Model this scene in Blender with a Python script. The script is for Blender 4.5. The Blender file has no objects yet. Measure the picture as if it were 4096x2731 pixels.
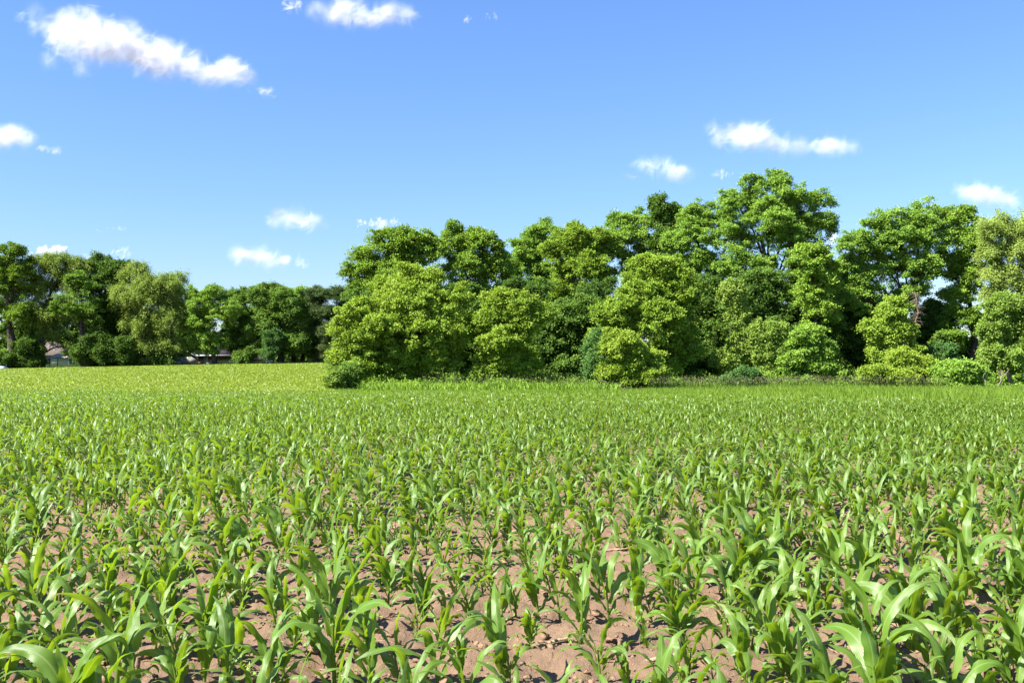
import bpy, math, random
import numpy as np
from mathutils import Vector

rng = np.random.default_rng(11)
random.seed(5)
SC = bpy.context.scene
COL = SC.collection
PI = math.pi

# ------------------------------------------------------------------ camera
F, CX, CY = 3982.0, 2048.0, 1365.5
HZ, CAMH = 1490.0, 1.6
PITCH = math.atan((HZ - CY) / F)
CP, SP = math.cos(PITCH), math.sin(PITCH)


def P(px, py, d):
    """the point of the place that stands at depth d (metres) in the direction measured in the photograph"""
    a, b = (px - CX) / F, (CY - py) / F
    y, z = CP - SP * b, SP + CP * b
    return np.array([a / y * d, d, CAMH + z / y * d])


def X(px, d):
    return (px - CX) / F * d


cam = bpy.data.cameras.new('camera')
cam.sensor_width = 36.0
cam.lens = 36.0 * F / 4096.0
cam.clip_start, cam.clip_end = 0.1, 60000
camo = bpy.data.objects.new('camera', cam)
COL.objects.link(camo)
camo.location = (0, 0, CAMH)
camo.rotation_euler = (PI / 2 + PITCH, 0, 0)
SC.camera = camo

# ------------------------------------------------------------------ light
SUN_EL, SUN_AZ = math.radians(47), math.radians(-117)      # azimuth clockwise from the view direction
S = Vector((math.sin(SUN_AZ) * math.cos(SUN_EL), math.cos(SUN_AZ) * math.cos(SUN_EL), math.sin(SUN_EL)))
sl = bpy.data.lights.new('sun', 'SUN')
sl.energy = 5.0
sl.angle = math.radians(0.53)
sl.color = (1.0, 0.955, 0.88)
so = bpy.data.objects.new('sun', sl)
so.rotation_euler = S.to_track_quat('Z', 'Y').to_euler()
COL.objects.link(so)

W = bpy.data.worlds.new('World')
SC.world = W
W.use_nodes = True
nt = W.node_tree
nt.nodes.clear()
sky = nt.nodes.new('ShaderNodeTexSky')
sky.sky_type = 'NISHITA'
sky.sun_disc = False
sky.sun_elevation = SUN_EL
sky.sun_rotation = SUN_AZ
sky.altitude = 0
sky.air_density = 1.5
sky.dust_density = 0.0
sky.ozone_density = 10.0
bg = nt.nodes.new('ShaderNodeBackground')
bg.inputs['Strength'].default_value = 0.0585
wo = nt.nodes.new('ShaderNodeOutputWorld')
wb = nt.nodes.new('ShaderNodeMix')          # white balance of the sky light
wb.data_type = 'RGBA'
wb.blend_type = 'MULTIPLY'
wb.inputs[0].default_value = 1.0
wb.inputs[7].default_value = (0.91, 0.935, 1.14, 1)
nt.links.new(sky.outputs[0], wb.inputs[6])
nt.links.new(wb.outputs[2], bg.inputs[0])
nt.links.new(bg.outputs[0], wo.inputs[0])

SC.view_settings.view_transform = 'Standard'
SC.view_settings.look = 'None'
SC.view_settings.exposure = 1.68
SC.view_settings.gamma = 1.0
cy = SC.cycles
cy.max_bounces = 14
cy.diffuse_bounces = 11
cy.glossy_bounces = 2
cy.transmission_bounces = 11
cy.transparent_max_bounces = 160
cy.volume_bounces = 0
cy.use_denoising = True
cy.caustics_reflective = False
cy.caustics_refractive = False


# ------------------------------------------------------------------ noise
def _hash(i, j, k, seed):
    h = np.sin(i * 127.1 + j * 311.7 + k * 74.7 + seed * 19.19) * 43758.5453
    return h - np.floor(h)


def noise3(p, seed=0):
    p = np.asarray(p, float)
    f = np.floor(p)
    t = p - f
    t = t * t * (3 - 2 * t)
    i, j, k = f[..., 0], f[..., 1], f[..., 2]
    r = 0
    for a in (0, 1):
        for b in (0, 1):
            for c in (0, 1):
                w = (t[..., 0] if a else 1 - t[..., 0]) * (t[..., 1] if b else 1 - t[..., 1]) * (t[..., 2] if c else 1 - t[..., 2])
                r = r + w * _hash(i + a, j + b, k + c, seed)
    return r * 2 - 1


def fbm(p, octv=4, seed=0):
    r, a, s = 0, 0.5, np.asarray(p, float)
    for o in range(octv):
        r = r + a * noise3(s, seed + o)
        s = s * 2.03
        a *= 0.5
    return r


# ------------------------------------------------------------------ materials
def lk(t, a, b):
    t.links.new(a, b)


def new_mat(name):
    m = bpy.data.materials.new(name)
    m.use_nodes = True
    t = m.node_tree
    t.nodes.clear()
    out = t.nodes.new('ShaderNodeOutputMaterial')
    return m, t, out


def ramp(t, fac, stops):
    r = t.nodes.new('ShaderNodeValToRGB')
    e = r.color_ramp.elements
    while len(e) < len(stops):
        e.new(0.5)
    for el, (p, c) in zip(e, stops):
        el.position = p
        el.color = (*c, 1)
    lk(t, fac, r.inputs[0])
    return r.outputs[0]


def math_(t, op, a, b=None):
    n = t.nodes.new('ShaderNodeMath')
    n.operation = op
    for i, v in enumerate((a, b)):
        if v is None:
            continue
        if isinstance(v, (int, float)):
            n.inputs[i].default_value = v
        else:
            lk(t, v, n.inputs[i])
    return n.outputs[0]


def mixc(t, fac, a, b, mode='MIX'):
    n = t.nodes.new('ShaderNodeMix')
    n.data_type = 'RGBA'
    n.blend_type = mode
    for sock, v in ((n.inputs[0], fac), (n.inputs[6], a), (n.inputs[7], b)):
        if isinstance(v, (int, float)):
            sock.default_value = v
        elif isinstance(v, tuple):
            sock.default_value = (*v, 1)
        else:
            lk(t, v, sock)
    return n.outputs[2]


def tex_noise(t, scale, detail=4, vec=None, rough=0.55):
    n = t.nodes.new('ShaderNodeTexNoise')
    n.inputs['Scale'].default_value = scale
    n.inputs['Detail'].default_value = detail
    n.inputs['Roughness'].default_value = rough
    if vec is not None:
        lk(t, vec, n.inputs['Vector'])
    return n.outputs[0]


def obj_coord(t):
    return t.nodes.new('ShaderNodeTexCoord').outputs['Object']


def attr(t, name):
    a = t.nodes.new('ShaderNodeAttribute')
    a.attribute_name = name
    return a.outputs['Fac']


def principled(t, col, rough=0.8, spec=0.3, normal=None):
    p = t.nodes.new('ShaderNodeBsdfPrincipled')
    if isinstance(col, tuple):
        p.inputs['Base Color'].default_value = (*col, 1)
    else:
        lk(t, col, p.inputs['Base Color'])
    p.inputs['Roughness'].default_value = rough
    p.inputs['Specular IOR Level'].default_value = spec
    if normal is not None:
        lk(t, normal, p.inputs['Normal'])
    return p.outputs[0]


def bump(t, h, strength=0.5, dist=0.02):
    b = t.nodes.new('ShaderNodeBump')
    b.inputs['Strength'].default_value = strength
    b.inputs['Distance'].default_value = dist
    lk(t, h, b.inputs['Height'])
    return b.outputs[0]


def leafy(name, dark, mid, light, trans=0.4, tcol=(1.5, 1.35, 0.5), rough=0.6, spec=0.12):
    """foliage: colour varies from leaf to leaf (attribute tint), light passes partly through"""
    m, t, out = new_mat(name)
    c = ramp(t, attr(t, 'tint'), [(0.0, dark), (0.5, mid), (1.0, light)])
    p = principled(t, c, rough, spec)
    tr = t.nodes.new('ShaderNodeBsdfTranslucent')
    lk(t, mixc(t, 1.0, c, tcol, 'MULTIPLY'), tr.inputs[0])
    mx = t.nodes.new('ShaderNodeMixShader')
    mx.inputs[0].default_value = trans
    lk(t, p, mx.inputs[1])
    lk(t, tr.outputs[0], mx.inputs[2])
    lk(t, mx.outputs[0], out.inputs[0])
    return m


def plain(name, col, var=0.25, scale=3.0, rough=0.8, bscale=20, bstr=0.3, spec=0.3, bdist=0.02):
    m, t, out = new_mat(name)
    oc = obj_coord(t)
    n = tex_noise(t, scale, 5, oc)
    lo = tuple(x * (1 - var) for x in col)
    hi = tuple(min(1, x * (1 + var)) for x in col)
    c = ramp(t, n, [(0.3, lo), (0.7, hi)])
    nb = bump(t, tex_noise(t, bscale, 4, oc), bstr, bdist)
    lk(t, principled(t, c, rough, spec, nb), out.inputs[0])
    return m


def maize_mat(name, base, pale, tcol, rough=0.40):
    m, t, out = new_mat(name)
    uvn = t.nodes.new('ShaderNodeUVMap')
    sep = t.nodes.new('ShaderNodeSeparateXYZ')
    lk(t, uvn.outputs[0], sep.inputs[0])
    u, v = sep.outputs[0], sep.outputs[1]
    mid = math_(t, 'ABSOLUTE', math_(t, 'SUBTRACT', u, 0.5))
    rib = math_(t, 'LESS_THAN', mid, 0.045)
    vein = math_(t, 'SINE', math_(t, 'MULTIPLY', u, 95.0))
    vein = math_(t, 'ADD', math_(t, 'MULTIPLY', vein, 0.5), 0.5)
    tint = attr(t, 'tint')
    c = ramp(t, tint, [(0.0, tuple(x * 0.72 for x in base)), (0.55, base), (1.0, pale)])
    # veins run along the leaf; the youngest, lowest part of a blade is paler
    c = mixc(t, math_(t, 'MULTIPLY', vein, 0.16), c, tuple(min(1, x * 1.35) for x in pale))
    c = mixc(t, math_(t, 'MULTIPLY', rib, 0.55), c, (0.252, 0.340, 0.126))
    young = math_(t, 'MAXIMUM', math_(t, 'SUBTRACT', 0.30, v), 0.0)
    c = mixc(t, math_(t, 'MULTIPLY', young, 1.6), c, (0.178, 0.266, 0.041))
    # dusty blotches and yellowed tips
    blot = ramp(t, tex_noise(t, 34, 4, obj_coord(t), 0.65), [(0.50, (0, 0, 0)), (0.72, (1, 1, 1))])
    c = mixc(t, math_(t, 'MULTIPLY', blot, 0.16), c, (0.185, 0.229, 0.081))
    tipf = math_(t, 'MULTIPLY', math_(t, 'GREATER_THAN', v, 0.955), 0.6)
    c = mixc(t, tipf, c, (0.266, 0.222, 0.074))
    nb = bump(t, vein, 0.25, 0.002)
    p = principled(t, c, rough, 0.55, nb)
    tr = t.nodes.new('ShaderNodeBsdfTranslucent')
    lk(t, mixc(t, 1.0, c, tcol, 'MULTIPLY'), tr.inputs[0])
    mx = t.nodes.new('ShaderNodeMixShader')
    mx.inputs[0].default_value = 0.42
    lk(t, p, mx.inputs[1])
    lk(t, tr.outputs[0], mx.inputs[2])
    lk(t, mx.outputs[0], out.inputs[0])
    return m


M = {}
M['maize'] = maize_mat('maize_leaf', (0.108, 0.208, 0.020), (0.165, 0.265, 0.034), (2.0, 1.75, 0.36))
M['far_crop'] = leafy('far_crop_leaf', (0.166, 0.284, 0.028), (0.219, 0.332, 0.036), (0.275, 0.369, 0.054), 0.4, (1.5, 1.35, 0.5), 0.45, 0.4)
M['boxelder'] = leafy('boxelder_leaf', (0.138, 0.226, 0.025), (0.205, 0.323, 0.036), (0.271, 0.380, 0.051), 0.27, (1.5, 1.3, 0.4))
M['yellowbush'] = leafy('yellow_leaf', (0.152, 0.231, 0.025), (0.217, 0.326, 0.036), (0.281, 0.381, 0.051), 0.27, (1.5, 1.3, 0.4))
M['broad'] = leafy('broad_leaf', (0.109, 0.199, 0.025), (0.185, 0.311, 0.037), (0.262, 0.398, 0.054), 0.27, (1.5, 1.3, 0.4))
M['elm'] = leafy('elm_leaf', (0.109, 0.208, 0.029), (0.189, 0.323, 0.045), (0.262, 0.406, 0.064), 0.27, (1.4, 1.3, 0.45))
M['willow'] = leafy('willow_leaf', (0.154, 0.227, 0.042), (0.222, 0.313, 0.057), (0.291, 0.378, 0.084), 0.27, (1.4, 1.3, 0.5))
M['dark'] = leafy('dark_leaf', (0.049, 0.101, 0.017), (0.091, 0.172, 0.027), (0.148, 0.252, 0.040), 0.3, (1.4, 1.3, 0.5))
M['vine'] = leafy('vine_leaf', (0.125, 0.216, 0.033), (0.188, 0.292, 0.046), (0.257, 0.356, 0.066), 0.27, (1.4, 1.3, 0.5))
M['blueleaf'] = leafy('bluish_leaf', (0.052, 0.125, 0.032), (0.089, 0.184, 0.043), (0.130, 0.238, 0.060), 0.27, (1.3, 1.3, 0.6))
M['pine'] = leafy('pine_needle', (0.044, 0.087, 0.020), (0.078, 0.129, 0.032), (0.126, 0.167, 0.048), 0.15, (1.2, 1.1, 0.6), 0.6, 0.2)
M['grass'] = leafy('grass_blade', (0.133, 0.230, 0.025), (0.181, 0.282, 0.035), (0.242, 0.325, 0.055), 0.4, (1.4, 1.3, 0.5))
M['drygrass'] = leafy('dry_grass_blade', (0.144, 0.151, 0.043), (0.216, 0.194, 0.079), (0.302, 0.245, 0.130), 0.3, (1.2, 1.1, 0.7))
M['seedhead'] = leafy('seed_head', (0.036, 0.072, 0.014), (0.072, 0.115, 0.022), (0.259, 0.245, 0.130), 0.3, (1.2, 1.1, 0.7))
M['bark'] = plain('bark', (0.064, 0.051, 0.039), 0.45, 2.0, 0.9, 12, 0.6, 0.2, 0.05)
M['palebark'] = plain('pale_bark', (0.180, 0.150, 0.116), 0.35, 2.0, 0.9, 12, 0.5, 0.2, 0.04)
M['pinebark'] = plain('pine_bark', (0.075, 0.049, 0.034), 0.4, 2.0, 0.9, 10, 0.6, 0.2, 0.05)
M['deadwood'] = plain('dead_wood', (0.165, 0.135, 0.109), 0.3, 3.0, 0.9, 15, 0.4, 0.2)
M['rustwood'] = plain('orange_bark', (0.128, 0.086, 0.050), 0.4, 1.6, 0.9, 10, 0.5, 0.2)
M['straw'] = plain('dry_straw', (0.300, 0.217, 0.131), 0.35, 40, 0.8, 90, 0.4, 0.25)
M['root'] = plain('dry_root', (0.203, 0.139, 0.090), 0.4, 30, 0.9, 60, 0.4, 0.2)
M['roof_tan'] = plain('tan_shingles', (0.150, 0.116, 0.094), 0.2, 1.5, 0.9, 8, 0.4)
M['roof_dark'] = plain('dark_shingles', (0.053, 0.041, 0.045), 0.35, 1.2, 0.9, 8, 0.4)
M['white'] = plain('white_siding', (0.465, 0.450, 0.427), 0.1, 0.6, 0.6, 5, 0.1)
M['cream'] = plain('cream_siding', (0.375, 0.352, 0.270), 0.12, 0.6, 0.7, 5, 0.1)
M['brown'] = plain('brown_boards', (0.128, 0.049, 0.026), 0.25, 1.0, 0.8, 6, 0.3)
M['bluewhite'] = plain('bluish_white_paint', (0.450, 0.480, 0.555), 0.06, 0.8, 0.5, 5, 0.05)
M['glass'] = plain('window_glass', (0.015, 0.019, 0.022), 0.1, 0.5, 0.1, 5, 0.0, 0.6)
M['canopy'] = plain('pale_canopy_cloth', (0.465, 0.375, 0.315), 0.1, 0.8, 0.8, 6, 0.2)
M['greywood'] = plain('grey_weathered_wood', (0.120, 0.109, 0.128), 0.25, 3, 0.9, 20, 0.3)
M['redwood'] = plain('red_brown_wood', (0.165, 0.064, 0.038), 0.2, 3, 0.8, 20, 0.3)
M['darkjunk'] = plain('dark_weathered_wood', (0.038, 0.030, 0.030), 0.3, 3, 0.9, 20, 0.3)


def tarp_mat():
    m, t, out = new_mat('blue_silver_tarp')
    c = ramp(t, tex_noise(t, 1.1, 3, obj_coord(t)), [(0.42, (0.09, 0.20, 0.38)), (0.5, (0.16, 0.30, 0.50)), (0.58, (0.55, 0.60, 0.68))])
    lk(t, principled(t, c, 0.45, 0.4), out.inputs[0])
    return m


M['tarp'] = tarp_mat()


def soil_mat():
    m, t, out = new_mat('soil')
    oc = obj_coord(t)
    n1 = tex_noise(t, 1.3, 6, oc)
    n2 = tex_noise(t, 22, 6, oc, 0.7)
    n3 = tex_noise(t, 110, 4, oc, 0.7)
    c = ramp(t, n1, [(0.3, (0.163, 0.106, 0.067)), (0.7, (0.233, 0.157, 0.102))])
    c = mixc(t, 0.55, c, ramp(t, n2, [(0.3, (0.7, 0.66, 0.62)), (0.72, (1.2, 1.2, 1.2))]), 'MULTIPLY')
    c = mixc(t, 0.6, c, ramp(t, n3, [(0.3, (0.75, 0.72, 0.7)), (0.7, (1.2, 1.2, 1.2))]), 'MULTIPLY')
    # pale crumbs of straw in the soil
    vo = t.nodes.new('ShaderNodeTexVoronoi')
    vo.inputs['Scale'].default_value = 26
    lk(t, oc, vo.inputs['Vector'])
    crumb = math_(t, 'LESS_THAN', vo.outputs['Distance'], 0.10)
    c = mixc(t, math_(t, 'MULTIPLY', crumb, 0.5), c, (0.331, 0.259, 0.180))
    gn = tex_noise(t, 0.35, 5, oc)
    g = ramp(t, gn, [(0.3, (0.050, 0.094, 0.014)), (0.7, (0.086, 0.144, 0.022))])
    g = mixc(t, 0.5, g, ramp(t, tex_noise(t, 9, 4, oc), [(0.3, (0.6, 0.6, 0.6)), (0.7, (1.3, 1.3, 1.3))]), 'MULTIPLY')
    g = mixc(t, attr(t, 'plain'), g, (0.108, 0.104, 0.061))
    c = mixc(t, attr(t, 'turf'), c, g)
    h = math_(t, 'ADD', math_(t, 'MULTIPLY', n2, 1.0), math_(t, 'MULTIPLY', n3, 0.45))
    nb = bump(t, h, 0.85, 0.022)
    lk(t, principled(t, c, 0.95, 0.15, nb), out.inputs[0])
    return m


M['soil'] = soil_mat()
M['clod'] = plain('soil_clod', (0.217, 0.137, 0.087), 0.25, 14, 0.95, 60, 0.7, 0.15, 0.02)


def cloud_mat():
    m, t, out = new_mat('cloud_vapour')
    uvn = t.nodes.new('ShaderNodeUVMap')
    sep = t.nodes.new('ShaderNodeSeparateXYZ')
    lk(t, uvn.outputs[0], sep.inputs[0])
    a = math_(t, 'SUBTRACT', sep.outputs[0], 0.5)
    b = math_(t, 'SUBTRACT', sep.outputs[1], 0.5)
    r = math_(t, 'MULTIPLY', math_(t, 'SQRT', math_(t, 'ADD', math_(t, 'MULTIPLY', a, a), math_(t, 'MULTIPLY', b, b))), 2.0)
    oi = t.nodes.new('ShaderNodeObjectInfo')
    va = t.nodes.new('ShaderNodeVectorMath')
    va.operation = 'ADD'
    lk(t, obj_coord(t), va.inputs[0])
    mr = math_(t, 'MULTIPLY', oi.outputs['Random'], 5000.0)
    lk(t, mr, va.inputs[1])
    n = tex_noise(t, 0.016, 3, va.outputs[0], 0.5)
    r = math_(t, 'ADD', r, math_(t, 'MULTIPLY', math_(t, 'SUBTRACT', n, 0.5), 0.95))
    fall = t.nodes.new('ShaderNodeMapRange')
    fall.interpolation_type = 'SMOOTHSTEP'
    fall.inputs[1].default_value, fall.inputs[2].default_value = 0.92, 0.0
    lk(t, r, fall.inputs[0])
    al = math_(t, 'MULTIPLY', fall.outputs[0], attr(t, 'tint'))
    d = t.nodes.new('ShaderNodeBsdfDiffuse')
    d.inputs[0].default_value = (0.915, 0.91, 0.95, 1)
    tr = t.nodes.new('ShaderNodeBsdfTranslucent')
    tr.inputs[0].default_value = (0.915, 0.91, 0.95, 1)
    mx = t.nodes.new('ShaderNodeMixShader')
    mx.inputs[0].default_value = 0.55
    lk(t, d.outputs[0], mx.inputs[1])
    lk(t, tr.outputs[0], mx.inputs[2])
    tp = t.nodes.new('ShaderNodeBsdfTransparent')
    m2 = t.nodes.new('ShaderNodeMixShader')
    lk(t, al, m2.inputs[0])
    lk(t, tp.outputs[0], m2.inputs[1])
    lk(t, mx.outputs[0], m2.inputs[2])
    lk(t, m2.outputs[0], out.inputs[0])
    return m


M['cloud'] = cloud_mat()


# ------------------------------------------------------------------ mesh helpers
def mesh_np(name, V, faces, mat, uv=None, tint=None, smooth=False, attrs=None):
    me = bpy.data.meshes.new(name)
    V = np.ascontiguousarray(V, dtype=np.float32)
    fl = [np.asarray(f, dtype=np.int32) for f in (faces if isinstance(faces, list) else [faces]) if len(f)]
    me.vertices.add(len(V))
    me.vertices.foreach_set('co', V.ravel())
    loops = np.concatenate([f.ravel() for f in fl])
    tot = np.concatenate([np.full(len(f), f.shape[1], np.int32) for f in fl])
    start = np.concatenate([[0], np.cumsum(tot)[:-1]]).astype(np.int32)
    me.loops.add(len(loops))
    me.loops.foreach_set('vertex_index', loops)
    me.polygons.add(len(tot))
    me.polygons.foreach_set('loop_start', start)
    if smooth:
        me.polygons.foreach_set('use_smooth', np.ones(len(tot), bool))
    if uv is not None:
        l = me.uv_layers.new(name='UVMap')
        l.data.foreach_set('uv', np.ascontiguousarray(uv, np.float32)[loops].ravel())
    if tint is not None:
        a = me.attributes.new('tint', 'FLOAT', 'POINT')
        a.data.foreach_set('value', np.ascontiguousarray(tint, np.float32))
    for k, val in (attrs or {}).items():
        a = me.attributes.new(k, 'FLOAT', 'POINT')
        a.data.foreach_set('value', np.ascontiguousarray(val, np.float32))
    me.update(calc_edges=True)
    me.materials.append(mat)
    return me


def link(name, me, parent=None, loc=None):
    o = bpy.data.objects.new(name, me)
    COL.objects.link(o)
    if parent is not None:
        o.parent = parent
    if loc is not None:
        o.location = loc
    return o


def tag(o, label=None, cat=None, group=None, kind=None):
    if label:
        o['label'] = label
    if cat:
        o['category'] = cat
    if group:
        o['group'] = group
    if kind:
        o['kind'] = kind
    return o


def thing(name, label, cat, loc=(0, 0, 0), group=None, rz=0.0):
    o = bpy.data.objects.new(name, None)
    COL.objects.link(o)
    o.empty_display_size = 0.2
    o.location = tuple(float(v) for v in loc)
    o.rotation_euler = (0, 0, rz)
    return tag(o, label, cat, group)


class MB:
    """collects vertices and faces of one mesh"""

    def __init__(s):
        s.v, s.q, s.t, s.n, s.tint, s.uv = [], [], [], 0, [], []

    def add(s, V, Fq, tint=None, uv=None):
        V = np.asarray(V, float)
        Fq = np.asarray(Fq, int) + s.n
        (s.q if Fq.shape[1] == 4 else s.t).append(Fq)
        s.v.append(V)
        s.n += len(V)
        s.tint.append(np.full(len(V), 0.5) if tint is None else np.broadcast_to(np.asarray(tint, float), (len(V),)))
        s.uv.append(np.zeros((len(V), 2)) if uv is None else uv)

    def tube(s, pts, rad, sides=6, cap=True):
        pts = np.asarray(pts, float)
        n = len(pts)
        rad = np.broadcast_to(np.asarray(rad, float), (n,))
        tan = np.gradient(pts, axis=0)
        tan /= np.linalg.norm(tan, axis=1)[:, None] + 1e-9
        ref = np.array([0.31, 0.95, 0.05]) if abs(tan[:, 2]).mean() > 0.5 else np.array([0.05, 0.1, 1.0])
        a = np.cross(tan, ref)
        a /= np.linalg.norm(a, axis=1)[:, None] + 1e-9
        b = np.cross(tan, a)
        th = np.arange(sides) / sides * 2 * PI
        V = (pts[:, None] + rad[:, None, None] * (np.cos(th)[None, :, None] * a[:, None] + np.sin(th)[None, :, None] * b[:, None])).reshape(-1, 3)
        i = np.arange(n - 1)[:, None] * sides
        j = np.arange(sides)[None]
        k = (j + 1) % sides
        Fq = np.stack([i + j, i + k, i + sides + k, i + sides + j], -1).reshape(-1, 4)
        s.add(V, Fq)
        if cap:
            c = (n - 1) * sides
            V2 = np.vstack([V[c:], pts[-1:] + tan[-1] * rad[-1] * 0.3])
            s.add(V2, np.stack([np.arange(sides), (np.arange(sides) + 1) % sides, np.full(sides, sides)], -1))

    def box(s, lo, hi, rot=0.0, about=None):
        lo, hi = np.array(lo, float), np.array(hi, float)
        V = np.array([[(lo, hi)[i][0], (lo, hi)[j][1], (lo, hi)[k][2]] for i in (0, 1) for j in (0, 1) for k in (0, 1)])
        if rot:
            c = np.array(about if about is not None else (lo + hi) / 2)
            R = np.array([[math.cos(rot), -math.sin(rot), 0], [math.sin(rot), math.cos(rot), 0], [0, 0, 1]])
            V = (V - c) @ R.T + c
        s.add(V, [[0, 1, 3, 2], [4, 6, 7, 5], [0, 4, 5, 1], [2, 3, 7, 6], [0, 2, 6, 4], [1, 5, 7, 3]])

    def quad(s, a, b, c, d, thick=0.0):
        """a slab: quad a b c d extruded along its normal by thick"""
        Q = np.array([a, b, c, d], float)
        nrm = np.cross(Q[1] - Q[0], Q[3] - Q[0])
        nrm /= np.linalg.norm(nrm)
        V = np.vstack([Q, Q - nrm * thick])
        s.add(V, [[0, 1, 2, 3], [7, 6, 5, 4], [0, 4, 5, 1], [1, 5, 6, 2], [2, 6, 7, 3], [3, 7, 4, 0]])

    def mesh(s, name, mat, smooth=False, uv=False, off=None):
        V = np.concatenate(s.v)
        if off is not None:
            V = V - np.asarray(off)
        fl = []
        if s.q:
            fl.append(np.concatenate(s.q))
        if s.t:
            fl.append(np.concatenate(s.t))
        return mesh_np(name, V, fl, mat, np.concatenate(s.uv) if uv else None, np.concatenate(s.tint), smooth)

    def build(s, name, mat, parent=None, smooth=False, uv=False, off=None):
        return link(name, s.mesh(name, mat, smooth, uv, off), parent)


# ------------------------------------------------------------------ the ground
EDGE_X, EDGE_Y = [-90, -60, -40, -11, 5, 25, 50], [86, 84, 80, 70, 60, 49, 40]


def edge_y(x):
    return np.interp(x, EDGE_X, EDGE_Y)


def height(x, y):
    x, y = np.asarray(x, float), np.asarray(y, float)
    t = np.clip((y - 84) / 68, 0, 1)
    t = t * t * (1.35 - 0.35 * t * t) / (t + 0.08) * 1.08
    t = np.clip(t, 0, 1.02)
    s = np.interp(x, [-150, -77, -39, -28, -12, 4, 60], [1.75, 2.0, 2.72, 2.85, 1.3, 0.45, 0.7])
    return t * s + 0.10 * noise3(np.stack([x / 31, y / 31, x * 0], -1), 3) * np.clip(y / 30, 0, 1)


ROW_A = math.radians(3.5)


def relief(x, y):
    """crumbly soil with low ridges along the rows"""
    x, y = np.asarray(x, float), np.asarray(y, float)
    r = (y * math.cos(ROW_A) + x * math.sin(ROW_A)) / 0.63
    q = np.stack([x, y, x * 0], -1)
    w = np.clip((30 - y) / 10, 0, 1) * np.clip((y + 3) / 3, 0, 1)
    lump = fbm(q * 5.5, 3, 21)
    h = 0.022 * np.cos(2 * PI * r) + 0.022 * fbm(q * 1.1, 2, 20) + 0.034 * lump + 0.022 * np.abs(fbm(q * 15, 3, 24)) + 0.014 * fbm(q * 33, 2, 27)
    return 1.45 * h * w


def graded(lo, hi, step, out_lo, out_hi, grow):
    a = list(np.arange(lo, hi + 1e-6, step))
    st = step
    v = hi
    while v < out_hi:
        st *= grow
        v += st
        a.append(v)
    st, v, b = step, lo, []
    while v > out_lo:
        st *= grow
        v -= st
        b.append(v)
    return np.array(b[::-1] + a)


gx = graded(-7.5, 7.5, 0.032, -9000, 9000, 1.06)
gy = graded(3.2, 14.0, 0.032, -3000, 14000, 1.05)
GX, GY = np.meshgrid(gx, gy)
GZ = height(GX, GY) + relief(GX, GY)
n_y, n_x = GX.shape
idx = np.arange(n_y * n_x).reshape(n_y, n_x)
FG = np.stack([idx[:-1, :-1], idx[:-1, 1:], idx[1:, 1:], idx[1:, :-1]], -1).reshape(-1, 4)
far_right = np.interp(GY, [80, 152], [X(1330, 80), X(1300, 152)])
in_near = (GY < edge_y(GX) + 0.5)
in_far = (GY < 150) & (GX < far_right)
turf = np.where(in_near | in_far, 0.0, 1.0).ravel()
ground = link('ground', mesh_np('ground', np.stack([GX, GY, GZ], -1).reshape(-1, 3), FG, M['soil'], smooth=True, attrs={'turf': turf, 'plain': np.clip((np.hypot(GX, GY) - 180) / 250, 0, 1).ravel()}))
tag(ground, kind='structure')


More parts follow.
